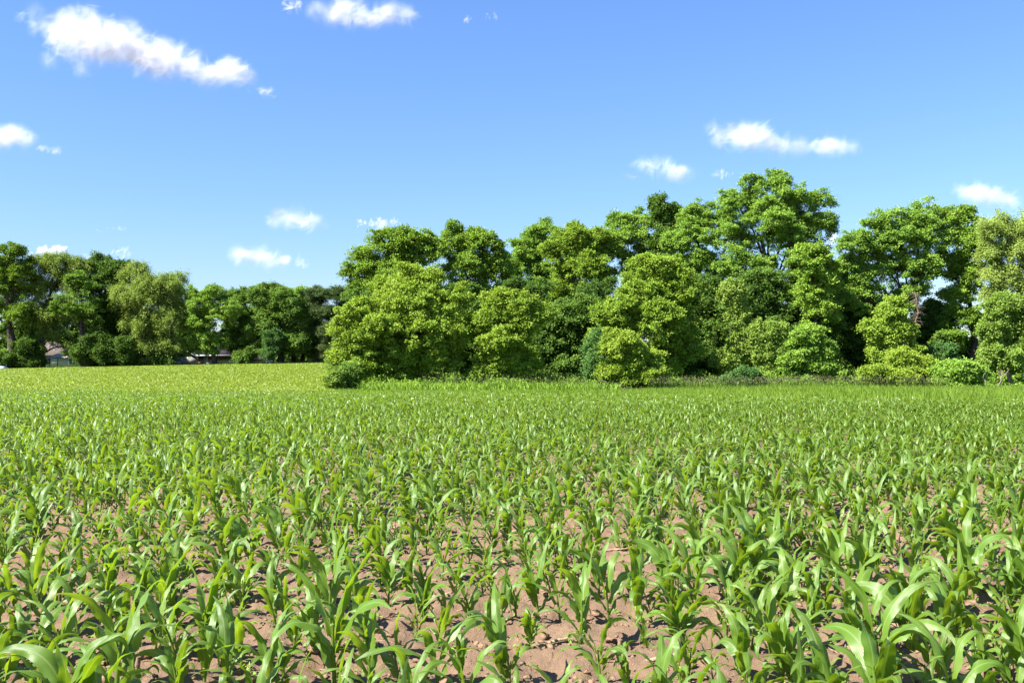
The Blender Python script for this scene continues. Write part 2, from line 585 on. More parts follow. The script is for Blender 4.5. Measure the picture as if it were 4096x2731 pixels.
# ------------------------------------------------------------------ maize
def maize(r, nl, na, nc, H, leafw=1.0, wind=0.17):
    """one young maize plant: stalk (verts, faces) and blades (verts, faces, uv, tint); base at the origin"""
    st, fo = MB(), MB()
    hs = H * 0.56
    lean = np.array([r.normal(0, 0.05) - 0.04, r.normal(0, 0.05), 0])
    k = 6 if na > 6 else 4
    tt = np.linspace(0, 1, k)
    axis = lambda s: lean * (s * s) * hs + np.array([0, 0, s * hs])
    sides = 8 if nc > 3 else (5 if nc == 3 else 3)
    if nc > 2 or na > 3:
        st.tube([axis(s) + np.array([0, 0, -0.02 * (s == 0)]) for s in tt], 0.0115 * (1 - 0.45 * tt) * H / 0.5, sides)
    az0 = r.uniform(0, 2 * PI)
    for i in range(nl):
        f = (i + 0.5) / nl
        h = 0.07 + 0.91 * f ** 1.0
        az = az0 + (i % 2) * PI + r.normal(0, 0.42)
        top = f > 0.72
        L = H * (0.30 + 0.70 * math.sin(PI * (0.10 + 0.60 * f)) ** 1.5) * r.uniform(0.8, 1.15)
        if i == 0:
            L *= 0.55
        Wd = 0.073 * leafw * H / 0.5 * (0.42 + 0.85 * math.sin(PI * (0.12 + 0.58 * f))) * r.uniform(0.82, 1.18)
        if top:
            Wd *= 0.85
        th0 = math.radians(r.uniform(14, 34) if not top else r.uniform(3, 18))
        bend = math.radians(r.uniform(85, 185) if not top else r.uniform(40, 150))
        if r.random() < 0.10 and not top:
            bend += math.radians(60)
        tw = r.normal(0, 0.9)
        s = np.linspace(0, 1, na)
        th = th0 + bend * s ** r.uniform(1.2, 2.3)
        rad = np.array([math.cos(az), math.sin(az), 0])
        ds = L / (na - 1)
        dirs = np.sin(th)[:, None] * rad + np.cos(th)[:, None] * np.array([0, 0, 1.0])
        side0 = np.array([-math.sin(az), math.cos(az), 0])
        dirs = dirs + (s * s * r.normal(0, 0.30))[:, None] * side0
        dirs = dirs + (s ** 1.5 * wind * r.uniform(1.0, 3.6))[:, None] * np.array([-1.0, -0.15, 0])
        dirs /= np.linalg.norm(dirs, axis=1)[:, None]
        pts = axis(h) + rad * 0.006 + np.vstack([[0, 0, 0], np.cumsum((dirs[:-1] + dirs[1:]) * 0.5 * ds, axis=0)])
        side = np.cross(np.cross(dirs, side0), dirs)
        side /= np.linalg.norm(side, axis=1)[:, None] + 1e-9
        nor = np.cross(side, dirs)
        a = tw * s ** 1.3
        sd = np.cos(a)[:, None] * side + np.sin(a)[:, None] * nor
        nr = -np.sin(a)[:, None] * side + np.cos(a)[:, None] * nor
        w = Wd * np.minimum(1, 0.50 + 1.7 * s) * np.maximum(0, 1 - s ** 1.8) ** 0.95
        u = np.linspace(-1, 1, nc)
        fold = (0.42 * (1 - s) ** 1.2 + 0.10)
        ph1, ph2, fr = r.uniform(0, 6.28), r.uniform(0, 6.28), r.uniform(2.2, 4.2)
        ruf = np.where(u < 0, 1, 0)[None] * np.sin(2 * PI * fr * s + ph1)[:, None] + np.where(u > 0, 1, 0)[None] * np.sin(2 * PI * fr * s + ph2)[:, None]
        off = (np.abs(u)[None] * fold[:, None] * 0.5 + ruf * 0.17 * (u ** 2)[None]) * w[:, None]
        V = pts[:, None] + sd[:, None] * (u[None] * w[:, None] * 0.5)[..., None] + nr[:, None] * off[..., None]
        i0 = np.arange(na - 1)[:, None] * nc
        j0 = np.arange(nc - 1)[None]
        Fq = np.stack([i0 + j0, i0 + j0 + 1, i0 + nc + j0 + 1, i0 + nc + j0], -1).reshape(-1, 4)
        uv = np.stack(np.broadcast_arrays((u[None] + 1) / 2, s[:, None]), -1).reshape(-1, 2)
        if nc == 2:
            uv = uv * [0.3, 1] + [0.15, 0]
        tint = np.clip(0.42 + 0.38 * (f - 0.4) + r.normal(0, 0.16), 0, 1)
        fo.add(V.reshape(-1, 3), Fq, tint, uv)
    return st, fo


def cat(mb):
    return np.concatenate(mb.v), (np.concatenate(mb.q) if mb.q else np.zeros((0, 4), int)), (np.concatenate(mb.t) if mb.t else np.zeros((0, 3), int)), np.concatenate(mb.uv), np.concatenate(mb.tint)


def row_points(x0, x1, y0, y1, gap, seed, row=0.63):
    """plants sown in rows that run nearly across the view"""
    r = np.random.default_rng(seed)
    c, s = math.cos(ROW_A), math.sin(ROW_A)
    k0, k1 = int((y0 - abs(x1 - x0)) / row) - 2, int((y1 + abs(x1 - x0)) / row) + 2
    out = []
    for k in range(k0, k1):
        ln = np.arange(x0 - 15, x1 + 15, gap)
        ln = ln + r.uniform(-gap, gap) + r.normal(0, gap * 0.28, len(ln))
        rr = k * row + r.normal(0, 0.045, len(ln)) + 0.10 * noise3(np.stack([ln / 6, ln * 0 + k * 0.11, ln * 0], -1), 5)
        x, y = ln * c - rr * s, ln * s + rr * c
        m = (x > x0) & (x < x1) & (y > y0) & (y < y1)
        out.append(np.stack([x[m], y[m]], -1))
    return np.concatenate(out)


pts = row_points(-48, 44, 2.6, 86, 0.146, 31)
half = 0.514
ok = (np.abs(pts[:, 0]) < half * pts[:, 1] + 3.0 + 0.03 * pts[:, 1]) & (pts[:, 1] < edge_y(pts[:, 0]) - 0.3 + rng.normal(0, 0.5, len(pts)))
pts = pts[ok]
patch = fbm(np.stack([pts[:, 0] / 3.2, pts[:, 1] / 3.2, pts[:, 0] * 0], -1), 3, 41)
keep = rng.random(len(pts)) > 0.08 + 0.25 * np.clip(-patch - 0.15, 0, 1)
pts, patch = pts[keep], patch[keep]
size = np.clip(1.0 + 0.28 * patch + rng.normal(0, 0.17, len(pts)), 0.4, 1.4)
size *= 1 + 0.06 * np.clip((8 - pts[:, 1]) / 3, 0, 1)
size[rng.random(len(pts)) < 0.06] *= 0.6
dist = pts[:, 1]
inview = (np.abs(pts[:, 0]) < half * dist + 0.12) & (dist > 4.15)
rank = np.where(inview, dist / size ** 0.7, 1e9)
order = np.argsort(rank)
single = order[:300]
rest = np.setdiff1d(np.arange(len(pts)), single)

protos = []
for k in range(48):
    r = np.random.default_rng(100 + k)
    st, fo = maize(r, int(r.integers(6, 10)), 15, 5, 0.345 * r.uniform(0.88, 1.12), r.uniform(0.85, 1.15))
    protos.append((st.mesh('stalk', M['maize'], True, True), fo.mesh('foliage', M['maize'], True, True)))
LAB = 'young green maize plant with arching glossy leaves in bare brown soil, among the nearest rows'
GRP = 'maize plants of the nearest rows'
for n, i in enumerate(single):
    k = int(rng.integers(len(protos)))
    x, y = pts[i]
    o = thing('maize_plant', LAB, 'maize plant', (x, y, float(height(x, y) + relief(x, y)) - 0.005), GRP, float(rng.uniform(-0.6, 0.6)))
    o.scale = (float(size[i] * rng.uniform(0.9, 1.1)),) * 2 + (float(size[i]),)
    o.rotation_euler[0] = float(rng.normal(0, 0.06))
    o.rotation_euler[1] = float(rng.normal(-0.03, 0.07))
    link('stalk', protos[k][0], o)
    link('foliage', protos[k][1], o)

lods = [(0, 21, 14, 8, 8, 3), (21, 42, 14, 7, 6, 3), (42, 200, 14, 6, 5, 2)]
AV, AQ, AT, AU, AC, base = [], [], [], [], [], 0
for (a, b, npro, nl, na, nc) in lods:
    sel = rest[(dist[rest] >= a) & (dist[rest] < b)]
    pk = rng.integers(npro, size=len(sel))
    for k in range(npro):
        r = np.random.default_rng(300 + k + int(a) * 7)
        st, fo = maize(r, nl - int(r.integers(0, 2)), na, nc, 0.325, 1.0)
        vf, qf, tf, uf, cf = cat(fo)
        if st.v:
            vs, qs, ts, us, cs = cat(st)
            qs, ts = qs + len(vf), ts + len(vf)
            vf, qf, tf, uf, cf = np.vstack([vf, vs]), np.vstack([qf, qs]), np.vstack([tf, ts]), np.vstack([uf, us]), np.concatenate([cf, cs])
        me = sel[pk == k]
        N, nv = len(me), len(vf)
        if N == 0:
            continue
        an = rng.uniform(-0.6, 0.6, N)
        ca, sa = np.cos(an)[:, None], np.sin(an)[:, None]
        sx, sz = (size[me] * rng.uniform(0.9, 1.1, N))[:, None], size[me][:, None]
        lx, ly = rng.normal(-0.05, 0.09, N)[:, None], rng.normal(0, 0.09, N)[:, None]
        x0, y0, z0 = vf[None, :, 0] * sx, vf[None, :, 1] * sx, vf[None, :, 2] * sz
        xx, yy = ca * x0 - sa * y0 + lx * z0 + pts[me, 0][:, None], sa * x0 + ca * y0 + ly * z0 + pts[me, 1][:, None]
        zz = z0 + (height(pts[me, 0], pts[me, 1]) + relief(pts[me, 0], pts[me, 1]))[:, None]
        AV.append(np.stack([xx, yy, zz], -1).reshape(-1, 3))
        offs = base + np.arange(N)[:, None, None] * nv
        AQ.append((qf[None] + offs).reshape(-1, 4))
        if len(tf):
            AT.append((tf[None] + offs).reshape(-1, 3))
        AU.append(np.tile(uf, (N, 1)))
        AC.append(np.clip(np.tile(cf, N) + np.repeat(rng.normal(0, 0.08, N), nv), 0, 1))
        base += N * nv
crop = link('maize_crop', mesh_np('maize_crop', np.concatenate(AV), [np.concatenate(AQ), np.concatenate(AT)], M['maize'], np.concatenate(AU), np.concatenate(AC), True))
tag(crop, 'the rest of the young maize growing in rows across the field', 'maize crop', kind='stuff')

# far field: a lower, yellower crop on the slope towards the houses
fp = row_points(-110, -8, 80, 149.5, 0.16, 33, 0.5)
fr = np.interp(fp[:, 1], [80, 152], [X(1325, 80), X(1330, 152)])
fp = fp[(fp[:, 0] < fr + rng.normal(0, 0.7, len(fp))) & (fp[:, 1] > edge_y(fp[:, 0]) + 3) & (fp[:, 0] > -0.60 * fp[:, 1] - 4)]
fpatch = fbm(np.stack([fp[:, 0] / 9, fp[:, 1] / 14, fp[:, 0] * 0], -1), 3, 43)
fp = fp[rng.random(len(fp)) > 0.05 + 0.45 * np.clip(-fpatch - 0.15, 0, 1)]
N = len(fp)
LV, LF, LC, base = [], [], [], 0
for l in range(6):
    an = rng.uniform(0, 2 * PI, N)
    hh = rng.uniform(0.14, 0.29, N)
    L = rng.uniform(0.13, 0.26, N)
    w = rng.uniform(0.04, 0.07, N)
    dx, dy = np.cos(an), np.sin(an)
    z = height(fp[:, 0], fp[:, 1])
    b0 = np.stack([fp[:, 0], fp[:, 1], z + hh * 0.25], -1)
    mid = b0 + np.stack([dx * L * 0.45, dy * L * 0.45, hh * 0.55], -1)
    tip = b0 + np.stack([dx * L - 0.05, dy * L, hh * rng.uniform(0.3, 0.9, N)], -1)
    sd = np.stack([-dy * w / 2, dx * w / 2, rng.normal(0, 0.02, N)], -1)
    V = np.stack([b0, mid - sd, tip, mid + sd], 1)
    LV.append(V.reshape(-1, 3))
    LF.append((np.arange(N)[:, None] * 4 + np.arange(4)[None]) + base)
    LC.append(np.repeat(np.clip(rng.normal(0.5, 0.2, N), 0, 1), 4))
    base += N * 4
tag(link('far_field_crop', mesh_np('far_field_crop', np.concatenate(LV), np.concatenate(LF), M['far_crop'], None, np.concatenate(LC))),
    'low yellow-green crop covering the rising far field before the houses', 'crop', kind='stuff')


# ------------------------------------------------------------------ soil clods, straw and roots
def ico():
    import bmesh
    bm = bmesh.new()
    bmesh.ops.create_icosphere(bm, subdivisions=1, radius=1)
    V = np.array([v.co[:] for v in bm.verts])
    Fq = np.array([[v.index for v in f.verts] for f in bm.faces])
    bm.free()
    return V, Fq


iv, if_ = ico()
N = 13000
cy_ = 3.4 + 21 * rng.random(N) ** 1.35
cx_ = rng.uniform(-1, 1, N) * (0.55 * cy_ + 0.6)
cs = 0.005 + 0.028 * rng.random(N) ** 4
cs[rng.random(N) < 0.01] *= 2.0
cz = height(cx_, cy_) + relief(cx_, cy_)
shape = 1 + 0.38 * rng.standard_normal((N, len(iv)))
V = iv[None] * shape[..., None] * (cs[:, None] * np.stack([rng.uniform(0.8, 1.4, N), rng.uniform(0.8, 1.4, N), rng.uniform(0.5, 0.9, N)], -1))[:, None] + np.stack([cx_, cy_, cz + cs * 0.2], -1)[:, None]
tag(link('soil_clods', mesh_np('soil_clods', V.reshape(-1, 3), (if_[None] + np.arange(N)[:, None, None] * len(iv)).reshape(-1, 3), M['clod'])),
    'loose brown clods and crumbs of earth between the maize rows', 'soil clods', kind='stuff')

# fine straw crumbs nobody could count
N = 1500
sy_ = 3.6 + 16 * rng.random(N) ** 1.3
sx_ = rng.uniform(-1, 1, N) * (0.54 * sy_ + 0.4)
an = rng.uniform(0, PI, N)
L = rng.uniform(0.02, 0.09, N)
wd = rng.uniform(0.0012, 0.004, N)
dv = np.stack([np.cos(an) * L, np.sin(an) * L, rng.normal(0, 0.012, N)], -1)
sv = np.stack([-np.sin(an) * wd, np.cos(an) * wd, 0 * an], -1)
c0 = np.stack([sx_, sy_, height(sx_, sy_) + relief(sx_, sy_) + 0.014], -1)
up = np.array([0, 0, 1.0]) * wd[:, None]
V = np.stack([c0 - dv / 2 - sv, c0 - dv / 2 + sv, c0 + dv / 2 + sv, c0 + dv / 2 - sv, c0 - dv / 2 + up, c0 + dv / 2 + up], 1)
ff = np.array([[0, 3, 5, 4], [1, 4, 5, 2], [0, 1, 2, 3]])
tag(link('straw_litter', mesh_np('straw_litter', V.reshape(-1, 3), (ff[None] + np.arange(N)[:, None, None] * 6).reshape(-1, 4), M['straw'])),
    'fine dry straw scattered over the bare soil', 'straw litter', kind='stuff')

# old stalks lying between the rows
stalks = [(1010, 2395, .30, .4), (1660, 2330, .34, -.15), (1480, 2350, .22, .1), (1215, 2345, .17, -1.1), (1010, 2315, .16, .2), (1770, 2365, .30, .25), (1930, 2215, .28, -.5),
          (2480, 2210, .40, .12), (2790, 2195, .24, -.2), (200, 2420, .26, .7), (350, 2245, .20, .3), (640, 2330, .24, .05), (2050, 2130, .22, .3), (1330, 2160, .30, -.3),
          (2880, 2410, .20, .1), (3290, 2560, .22, .25), (3700, 2290, .26, -.2), (3400, 2330, .18, .5), (760, 2150, .22, -.4), (2250, 2560, .20, .2), (3950, 2420, .24, .1),
          (2640, 2650, .18, -.6), (1560, 2100, .30, .15), (480, 2110, .26, .1)]
for (px, py, L, a) in stalks:
    d = CAMH * F / (py - HZ)
    x, y = X(px, d), d
    z = float(height(x, y) + relief(x, y))
    mb = MB()
    k = 7
    s = np.linspace(-0.5, 0.5, k)
    bend = rng.normal(0, 0.05)
    p3 = np.stack([s * L * math.cos(a) - bend * s * s * math.sin(a), s * L * math.sin(a) + bend * s * s, 0.010 + 0.012 * np.cos(s * 5) + 0 * s], -1)
    mb.tube(p3, 0.009 * np.array([0.9, 0.95, 1.15, 0.9, 1.0, 1.1, 0.75]) * rng.uniform(0.7, 1.15), 7)
    for q in range(2):   # torn husk along the stalk
        h0 = p3[2 + q]
        dv = np.array([math.cos(a + rng.normal(0, .5)), math.sin(a + rng.normal(0, .5)), 0.12]) * L * 0.4
        sd = np.array([-math.sin(a), math.cos(a), 0.2]) * 0.012
        mb.quad(h0 - sd, h0 + sd, h0 + dv + sd * 0.4, h0 + dv - sd * 0.4, 0.0012)
    o = mb.build('dry_stalk', M['straw'], None, True)
    o.location = (x, y, z)
    tag(o, 'broken dry straw-coloured maize stalk lying on the bare soil between plants', 'dry stalk', 'old maize stalks lying on the soil')

# root crowns of last year's crop
roots = [(1240, 2480), (1320, 2240), (560, 2690), (2010, 2160), (2470, 2640)]
for (px, py) in roots:
    d = CAMH * F / (py - HZ)
    x, y = X(px, d), d
    mb = MB()
    for q in range(17):
        a = rng.uniform(0, 2 * PI)
        L = rng.uniform(0.06, 0.13)
        s = np.linspace(0, 1, 5)
        p3 = np.stack([np.cos(a) * L * s, np.sin(a) * L * s, 0.085 * (1 - s) ** 1.3 + 0.006 * np.sin(9 * s)], -1)
        mb.tube(p3, 0.0042 * (1 - 0.7 * s), 4)
    mb.tube([(0, 0, 0.03), (0.004, 0.003, 0.08), (0.012, 0.0, 0.135)], [0.016, 0.014, 0.012], 7)
    o = mb.build('root_clump', M['root'], None, True)
    o.location = (x, y, float(height(x, y) + relief(x, y)) - 0.01)
    tag(o, 'dry brown stubble root clump with spreading roots standing out of the soil', 'root clump', 'old maize root clumps')


# ------------------------------------------------------------------ trees
def unit(n, r):
    v = r.standard_normal((n, 3))
    return v / np.linalg.norm(v, axis=1)[:, None]


STYLE = {  # clump radius, leaves per clump, leaf length, leaf width ratio, flatness, droop, density, tuft radius, clumps per tuft, tuft flatness
    'boxelder': dict(cr=0.27, per=18, ll=0.19, lw=0.62, flat=0.6, droop=0.15, dens=1.0, tuft=0.58, nc=8, tf=0.72),
    'yellowbush': dict(cr=0.24, per=18, ll=0.16, lw=0.62, flat=0.6, droop=0.1, dens=1.0, tuft=0.44, nc=8, tf=0.75),
    'broad': dict(cr=0.27, per=18, ll=0.19, lw=0.66, flat=0.65, droop=0.1, dens=0.9, tuft=0.60, nc=8, tf=0.75),
    'elm': dict(cr=0.28, per=17, ll=0.18, lw=0.6, flat=0.55, droop=0.2, dens=0.85, tuft=0.56, nc=8, tf=0.6),
    'willow': dict(cr=0.28, per=18, ll=0.26, lw=0.25, flat=1.3, droop=0.9, dens=0.85, tuft=0.60, nc=8, tf=1.1),
    'dark': dict(cr=0.30, per=17, ll=0.21, lw=0.62, flat=0.7, droop=0.2, dens=0.9, tuft=0.60, nc=8, tf=0.8),
    'vine': dict(cr=0.22, per=17, ll=0.17, lw=0.75, flat=0.9, droop=0.3, dens=1.1, tuft=0.40, nc=8, tf=0.9),
    'blueleaf': dict(cr=0.23, per=17, ll=0.17, lw=0.6, flat=0.7, droop=0.1, dens=1.0, tuft=0.40, nc=8, tf=0.75),
    'pine': dict(cr=0.28, per=23, ll=0.27, lw=0.15, flat=0.5, droop=-0.2, dens=1.15, tuft=0.56, nc=8, tf=0.55),
}


def leaf_cloud(C, r, st, tint0, scale=1.0, outward=None):
    """C: clump centres (n,3) -> leaf quads"""
    n, per = len(C), st['per']
    cr = st['cr'] * scale
    off = r.standard_normal((n, per, 3)) * 0.62 * (cr * r.uniform(0.65, 1.35, n))[:, None, None]
    off[..., 2] *= st['flat']
    off[..., 2] -= 0.35 * st['flat'] * (off[..., 0] ** 2 + off[..., 1] ** 2) / cr * (1 if st['droop'] >= 0 else -0.5)
    p = (C[:, None] + off).reshape(-1, 3)
    m = n * per
    ax = r.standard_normal((m, 3))
    ax[:, 2] = ax[:, 2] * 0.6 - st['droop']
    if outward is not None:
        ax += 0.8 * np.repeat(outward, per, 0)
    ax /= np.linalg.norm(ax, axis=1)[:, None]
    nn = r.standard_normal((m, 3)) * 0.50 + np.array([-0.48, -0.26, 0.62])
    if outward is not None:
        nn += 0.55 * np.repeat(outward, per, 0)
    sd = np.cross(nn, ax)
    sd /= np.linalg.norm(sd, axis=1)[:, None] + 1e-9
    L = st['ll'] * scale * r.uniform(0.65, 1.3, m)[:, None]
    Wd = L * st['lw'] * r.uniform(0.8, 1.2, m)[:, None]
    nrm = np.cross(ax, sd)
    k = 0.12 * L * r.uniform(-1, 1, m)[:, None]
    V = np.stack([p, p + ax * L * 0.45 + sd * Wd / 2 + nrm * k, p + ax * L, p + ax * L * 0.45 - sd * Wd / 2 + nrm * k], 1).reshape(-1, 3)
    Fq = np.arange(m * 4).reshape(-1, 4)
    t = np.clip(np.repeat(tint0, per) + r.normal(0, 0.13, m), 0, 1)
    return V, Fq, np.repeat(t, 4)


def tree(name, label, style, d, trunk_px, lobes, group=None, dens=1.0, trunk_r=0.22, bark='bark', cat_='tree', depth=0.75, lean=0.0, seed=0,
         scale=1.0, limbs=True, tint=0.5, extra=None, twigs=13, base_py=None):
    """lobes: (px, py, rx, ry[, dd]) measured in the photograph, dd = metres nearer (-) or farther (+) than the trunk"""
    r = np.random.default_rng(900 + seed * 13 + int(trunk_px))
    m = d / F
    bx = X(trunk_px, d)
    bz = float(height(bx, d)) - 0.05
    B = np.array([bx, d, bz])
    st = STYLE[style]
    lb = []
    for l in lobes:
        dd = l[4] if len(l) > 4 else r.uniform(-0.25, 0.25) * l[2] * m
        c = P(l[0], l[1], d + dd)
        lb.append((c, np.array([l[2] * m, max(l[2], 0.6 * l[3]) * m * depth, l[3] * m]) * 1.02))
    lb2 = []
    for (c, rad) in lb:
        lb2.append((c, rad * 0.86))
        for q in range(int(r.integers(5, 9))):
            u = unit(1, r)[0]
            u[2] = u[2] if u[2] > -0.25 else -u[2] * 0.6
            k = r.uniform(0.20, 0.44)
            lb2.append((c + u * rad * r.uniform(0.72, 1.02), rad * np.array([k * r.uniform(0.8, 1.3), k, k * r.uniform(0.75, 1.2)])))
    lb_main, lb = lb, lb2
    cs_, out_, tint_ = [], [], []
    for li, (c, rad) in enumerate(lb):
        area = 4 * PI * ((rad[0] * rad[1]) ** 1.6 / 3 + (rad[0] * rad[2]) ** 1.6 / 3 + (rad[1] * rad[2]) ** 1.6 / 3) ** (1 / 1.6)
        tr = st['tuft'] * scale * min(1.0, 0.45 + 0.22 * rad.min())
        nt_ = max(4, int(area * 0.50 * dens * st['dens'] / tr ** 2))
        u = unit(nt_, r)
        u[:, 2] = np.where((u[:, 2] < -0.2) & (r.random(nt_) < 0.4), -u[:, 2], u[:, 2])
        rr = r.uniform(0.42, 1.0, nt_) ** 0.55
        bul = fbm(u * 2.3 + li * 7.3 + seed, 3, seed + li)
        rr = rr * (0.93 + 0.55 * bul)
        far = r.random(nt_) < 0.16                     # twigs that stand out of the outline
        rr[far] *= r.uniform(1.05, 1.34, far.sum())
        tc = c + u * rr[:, None] * rad + r.normal(0, 0.22 * scale, (nt_, 3))
        kp = fbm(tc / (2.1 * scale) + 3.1 * seed, 2, 60 + li) > -0.30 + r.normal(0, 0.08, nt_)
        for lj, (c2, rad2) in enumerate(lb):
            if lj != li:
                kp &= ~((np.linalg.norm((tc - c2) / rad2, axis=1) < 0.55) & (r.random(nt_) < 0.75))
        tc, u, far = tc[kp], u[kp], far[kp]
        nt_ = len(tc)
        trs = tr * r.uniform(0.5, 1.4, nt_) * np.where(far, 0.5, 1.0)
        nc_ = st['nc']
        v = unit(nt_ * nc_, r).reshape(nt_, nc_, 3)
        v[..., 2] = np.where(r.random((nt_, nc_)) < 0.7, np.abs(v[..., 2]), v[..., 2])
        p = tc[:, None] + v * (trs[:, None] * r.uniform(0.30, 1.25, (nt_, nc_)))[..., None] * np.array([1, 1, st['tf']])
        p = p.reshape(-1, 3)
        uu = 0.6 * np.repeat(u, nc_, 0) + 0.7 * v.reshape(-1, 3)
        tt0 = np.repeat(np.clip(tint + 0.45 * fbm(tc / 2.4, 2, 70 + seed) + r.normal(0, 0.13, nt_), 0, 1), nc_)
        kp = p[:, 2] > np.asarray(height(p[:, 0], p[:, 1])) + 0.12
        cs_.append(p[kp])
        out_.append(uu[kp])
        tint_.append(tt0[kp])
    C, U, T = np.concatenate(cs_), np.concatenate(out_), np.concatenate(tint_)
    V, Fq, tt = leaf_cloud(C, r, st, T, scale, U)
    root = thing(name, label, cat_, B, group)
    link('crown', mesh_np('crown', V - B, Fq, M[style], None, tt), root)
    tb = MB()
    lb = lb_main
    tops = sorted(lb, key=lambda a: -a[0][2])
    top = tops[0][0] if limbs else lb[0][0]
    k = 9
    s = np.linspace(0, 1, k)
    end = top * [1, 1, 1]
    wob = np.stack([fbm(np.stack([s * 2.5 + seed, s * 0 + 4, s * 0], -1), 2, 81), fbm(np.stack([s * 2.5 + seed, s * 0 + 9, s * 0], -1), 2, 82), s * 0], -1) * 0.09 * np.linalg.norm(end - B)
    path = B + (end - B) * np.stack([s ** 1.5, s ** 1.5, s], -1) + wob * np.sin(PI * s)[:, None] ** 0.5
    tb.tube(path, trunk_r * (1.25 * (1 - s) ** 3 + 0.15 + 0.85 * (1 - s) ** 0.8) * 0.9, 8)
    if limbs:
        for (c, rad) in lb:
            f = np.clip((c[2] - B[2]) / max(0.1, end[2] - B[2]) * 0.62, 0.08, 0.8)
            a = np.array([np.interp(f, s, path[:, q]) for q in range(3)])
            s5 = np.linspace(0, 1, 6)
            mid = a + (c - a) * s5[:, None] + np.array([0, 0, 1.0]) * (np.sin(PI * s5) * 0.12 * np.linalg.norm(c - a))[:, None]
            r0 = trunk_r * 0.5 * (1 - 0.6 * f)
            tb.tube(mid, r0 * (1 - 0.75 * s5), 6)
            for q in range(twigs):
                u = unit(1, r)[0]
                u[2] = abs(u[2]) * 0.8 - 0.15
                e = c + u * rad * r.uniform(0.6, 1.05)
                f2 = r.uniform(0.4, 1.0)
                a2 = np.array([np.interp(f2, s5, mid[:, w]) for w in range(3)])
                s4 = np.linspace(0, 1, 4)
                tb.tube(a2 + (e - a2) * s4[:, None] + (np.sin(PI * s4) * 0.06 * np.linalg.norm(e - a2))[:, None] * unit(1, r)[0], max(0.025, r0 * 0.35) * (1 - 0.8 * s4), 4)
    tb.build('trunk', M[bark], root, True, off=B)
    return root


GF = 'trees of the wood beside the field'
GL = 'trees around the far houses'
# --- back row of the wood
tree('tree', 'spreading open-crowned tree at the left end of the wood, above the bright bushes', 'broad', 111, 1640,
     [(1450, 1085, 75, 75), (1530, 1020, 95, 90), (1630, 985, 85, 75), (1700, 1000, 70, 80), (1585, 1120, 130, 100), (1430, 1160, 60, 60)], GF, 0.7, 0.30, seed=1)
tree('tree', 'tall tree with sky gaps and bare limbs, second crown from the left of the wood', 'broad', 113, 1905,
     [(1815, 985, 75, 72), (1895, 980, 70, 70), (1965, 1000, 62, 75), (1860, 1080, 100, 90), (1985, 1110, 75, 110), (1880, 1190, 90, 80)], GF, 0.6, 0.30, 'palebark', seed=2)
tree('tree', 'tree with a dark pointed top rising between the rounded crowns', 'elm', 120, 2160,
     [(2160, 945, 60, 58), (2120, 1000, 70, 60), (2110, 1090, 80, 90), (2180, 1180, 100, 110)], GF, 0.9, 0.25, seed=3)
tree('tree', 'broad rounded yellow-green tree in the middle of the wood', 'boxelder', 112, 2310,
     [(2310, 985, 120, 85), (2390, 1010, 80, 95), (2240, 1010, 75, 75), (2320, 1110, 140, 100), (2290, 1230, 130, 120)], GF, 0.95, 0.28, 'palebark', seed=4, tint=0.42)
tree('tree', 'light feathery tree top between the rounded tree and the dark narrow one', 'elm', 116, 2520,
     [(2480, 905, 55, 52), (2550, 900, 60, 60), (2500, 990, 90, 80), (2560, 1080, 100, 100)], GF, 0.75, 0.25, seed=5, tint=0.6)
tree('tree', 'dark narrow tree with a dense pointed top just left of the tallest tree', 'dark', 114, 2660,
     [(2640, 850, 45, 50), (2668, 900, 58, 62), (2650, 990, 60, 75), (2700, 840, 22, 28)], GF, 0.95, 0.22, seed=6, tint=0.6)
tree('tree', 'light green tree leaning against the left side of the tallest tree', 'elm', 112, 2800,
     [(2790, 880, 75, 65), (2850, 920, 70, 80), (2760, 990, 100, 90), (2810, 1110, 110, 110)], GF, 0.85, 0.28, seed=7, tint=0.55)
tree('tree', 'tallest tree of the wood with a huge bright crown above all the others', 'elm', 108, 3085,
     [(3090, 775, 110, 72), (2960, 835, 85, 70), (3210, 840, 105, 90), (3060, 900, 140, 100), (3270, 925, 65, 80), (2930, 960, 95, 80), (3170, 970, 120, 95), (3000, 1090, 120, 90), (3230, 1090, 90, 85)],
     GF, 0.72, 0.42, seed=8, tint=0.55, twigs=10)
tree('tree', 'dark leafy tree hung with vines below the tallest crown', 'dark', 104, 3180,
     [(3120, 1180, 130, 110), (3250, 1170, 95, 110), (2990, 1230, 110, 110), (3150, 1320, 130, 100), (3290, 1310, 60, 100), (3060, 1420, 140, 90), (3260, 1450, 90, 90)], GF, 1.05, 0.25, seed=9, tint=0.55)
tree('tree', 'bright green small tree on the right flank of the tallest tree', 'broad', 102, 3260,
     [(3250, 1050, 75, 75), (3290, 1130, 70, 80), (3220, 1190, 60, 60), (3280, 1260, 55, 80), (3240, 1350, 50, 60)], GF, 0.8, 0.15, seed=10, tint=0.65)
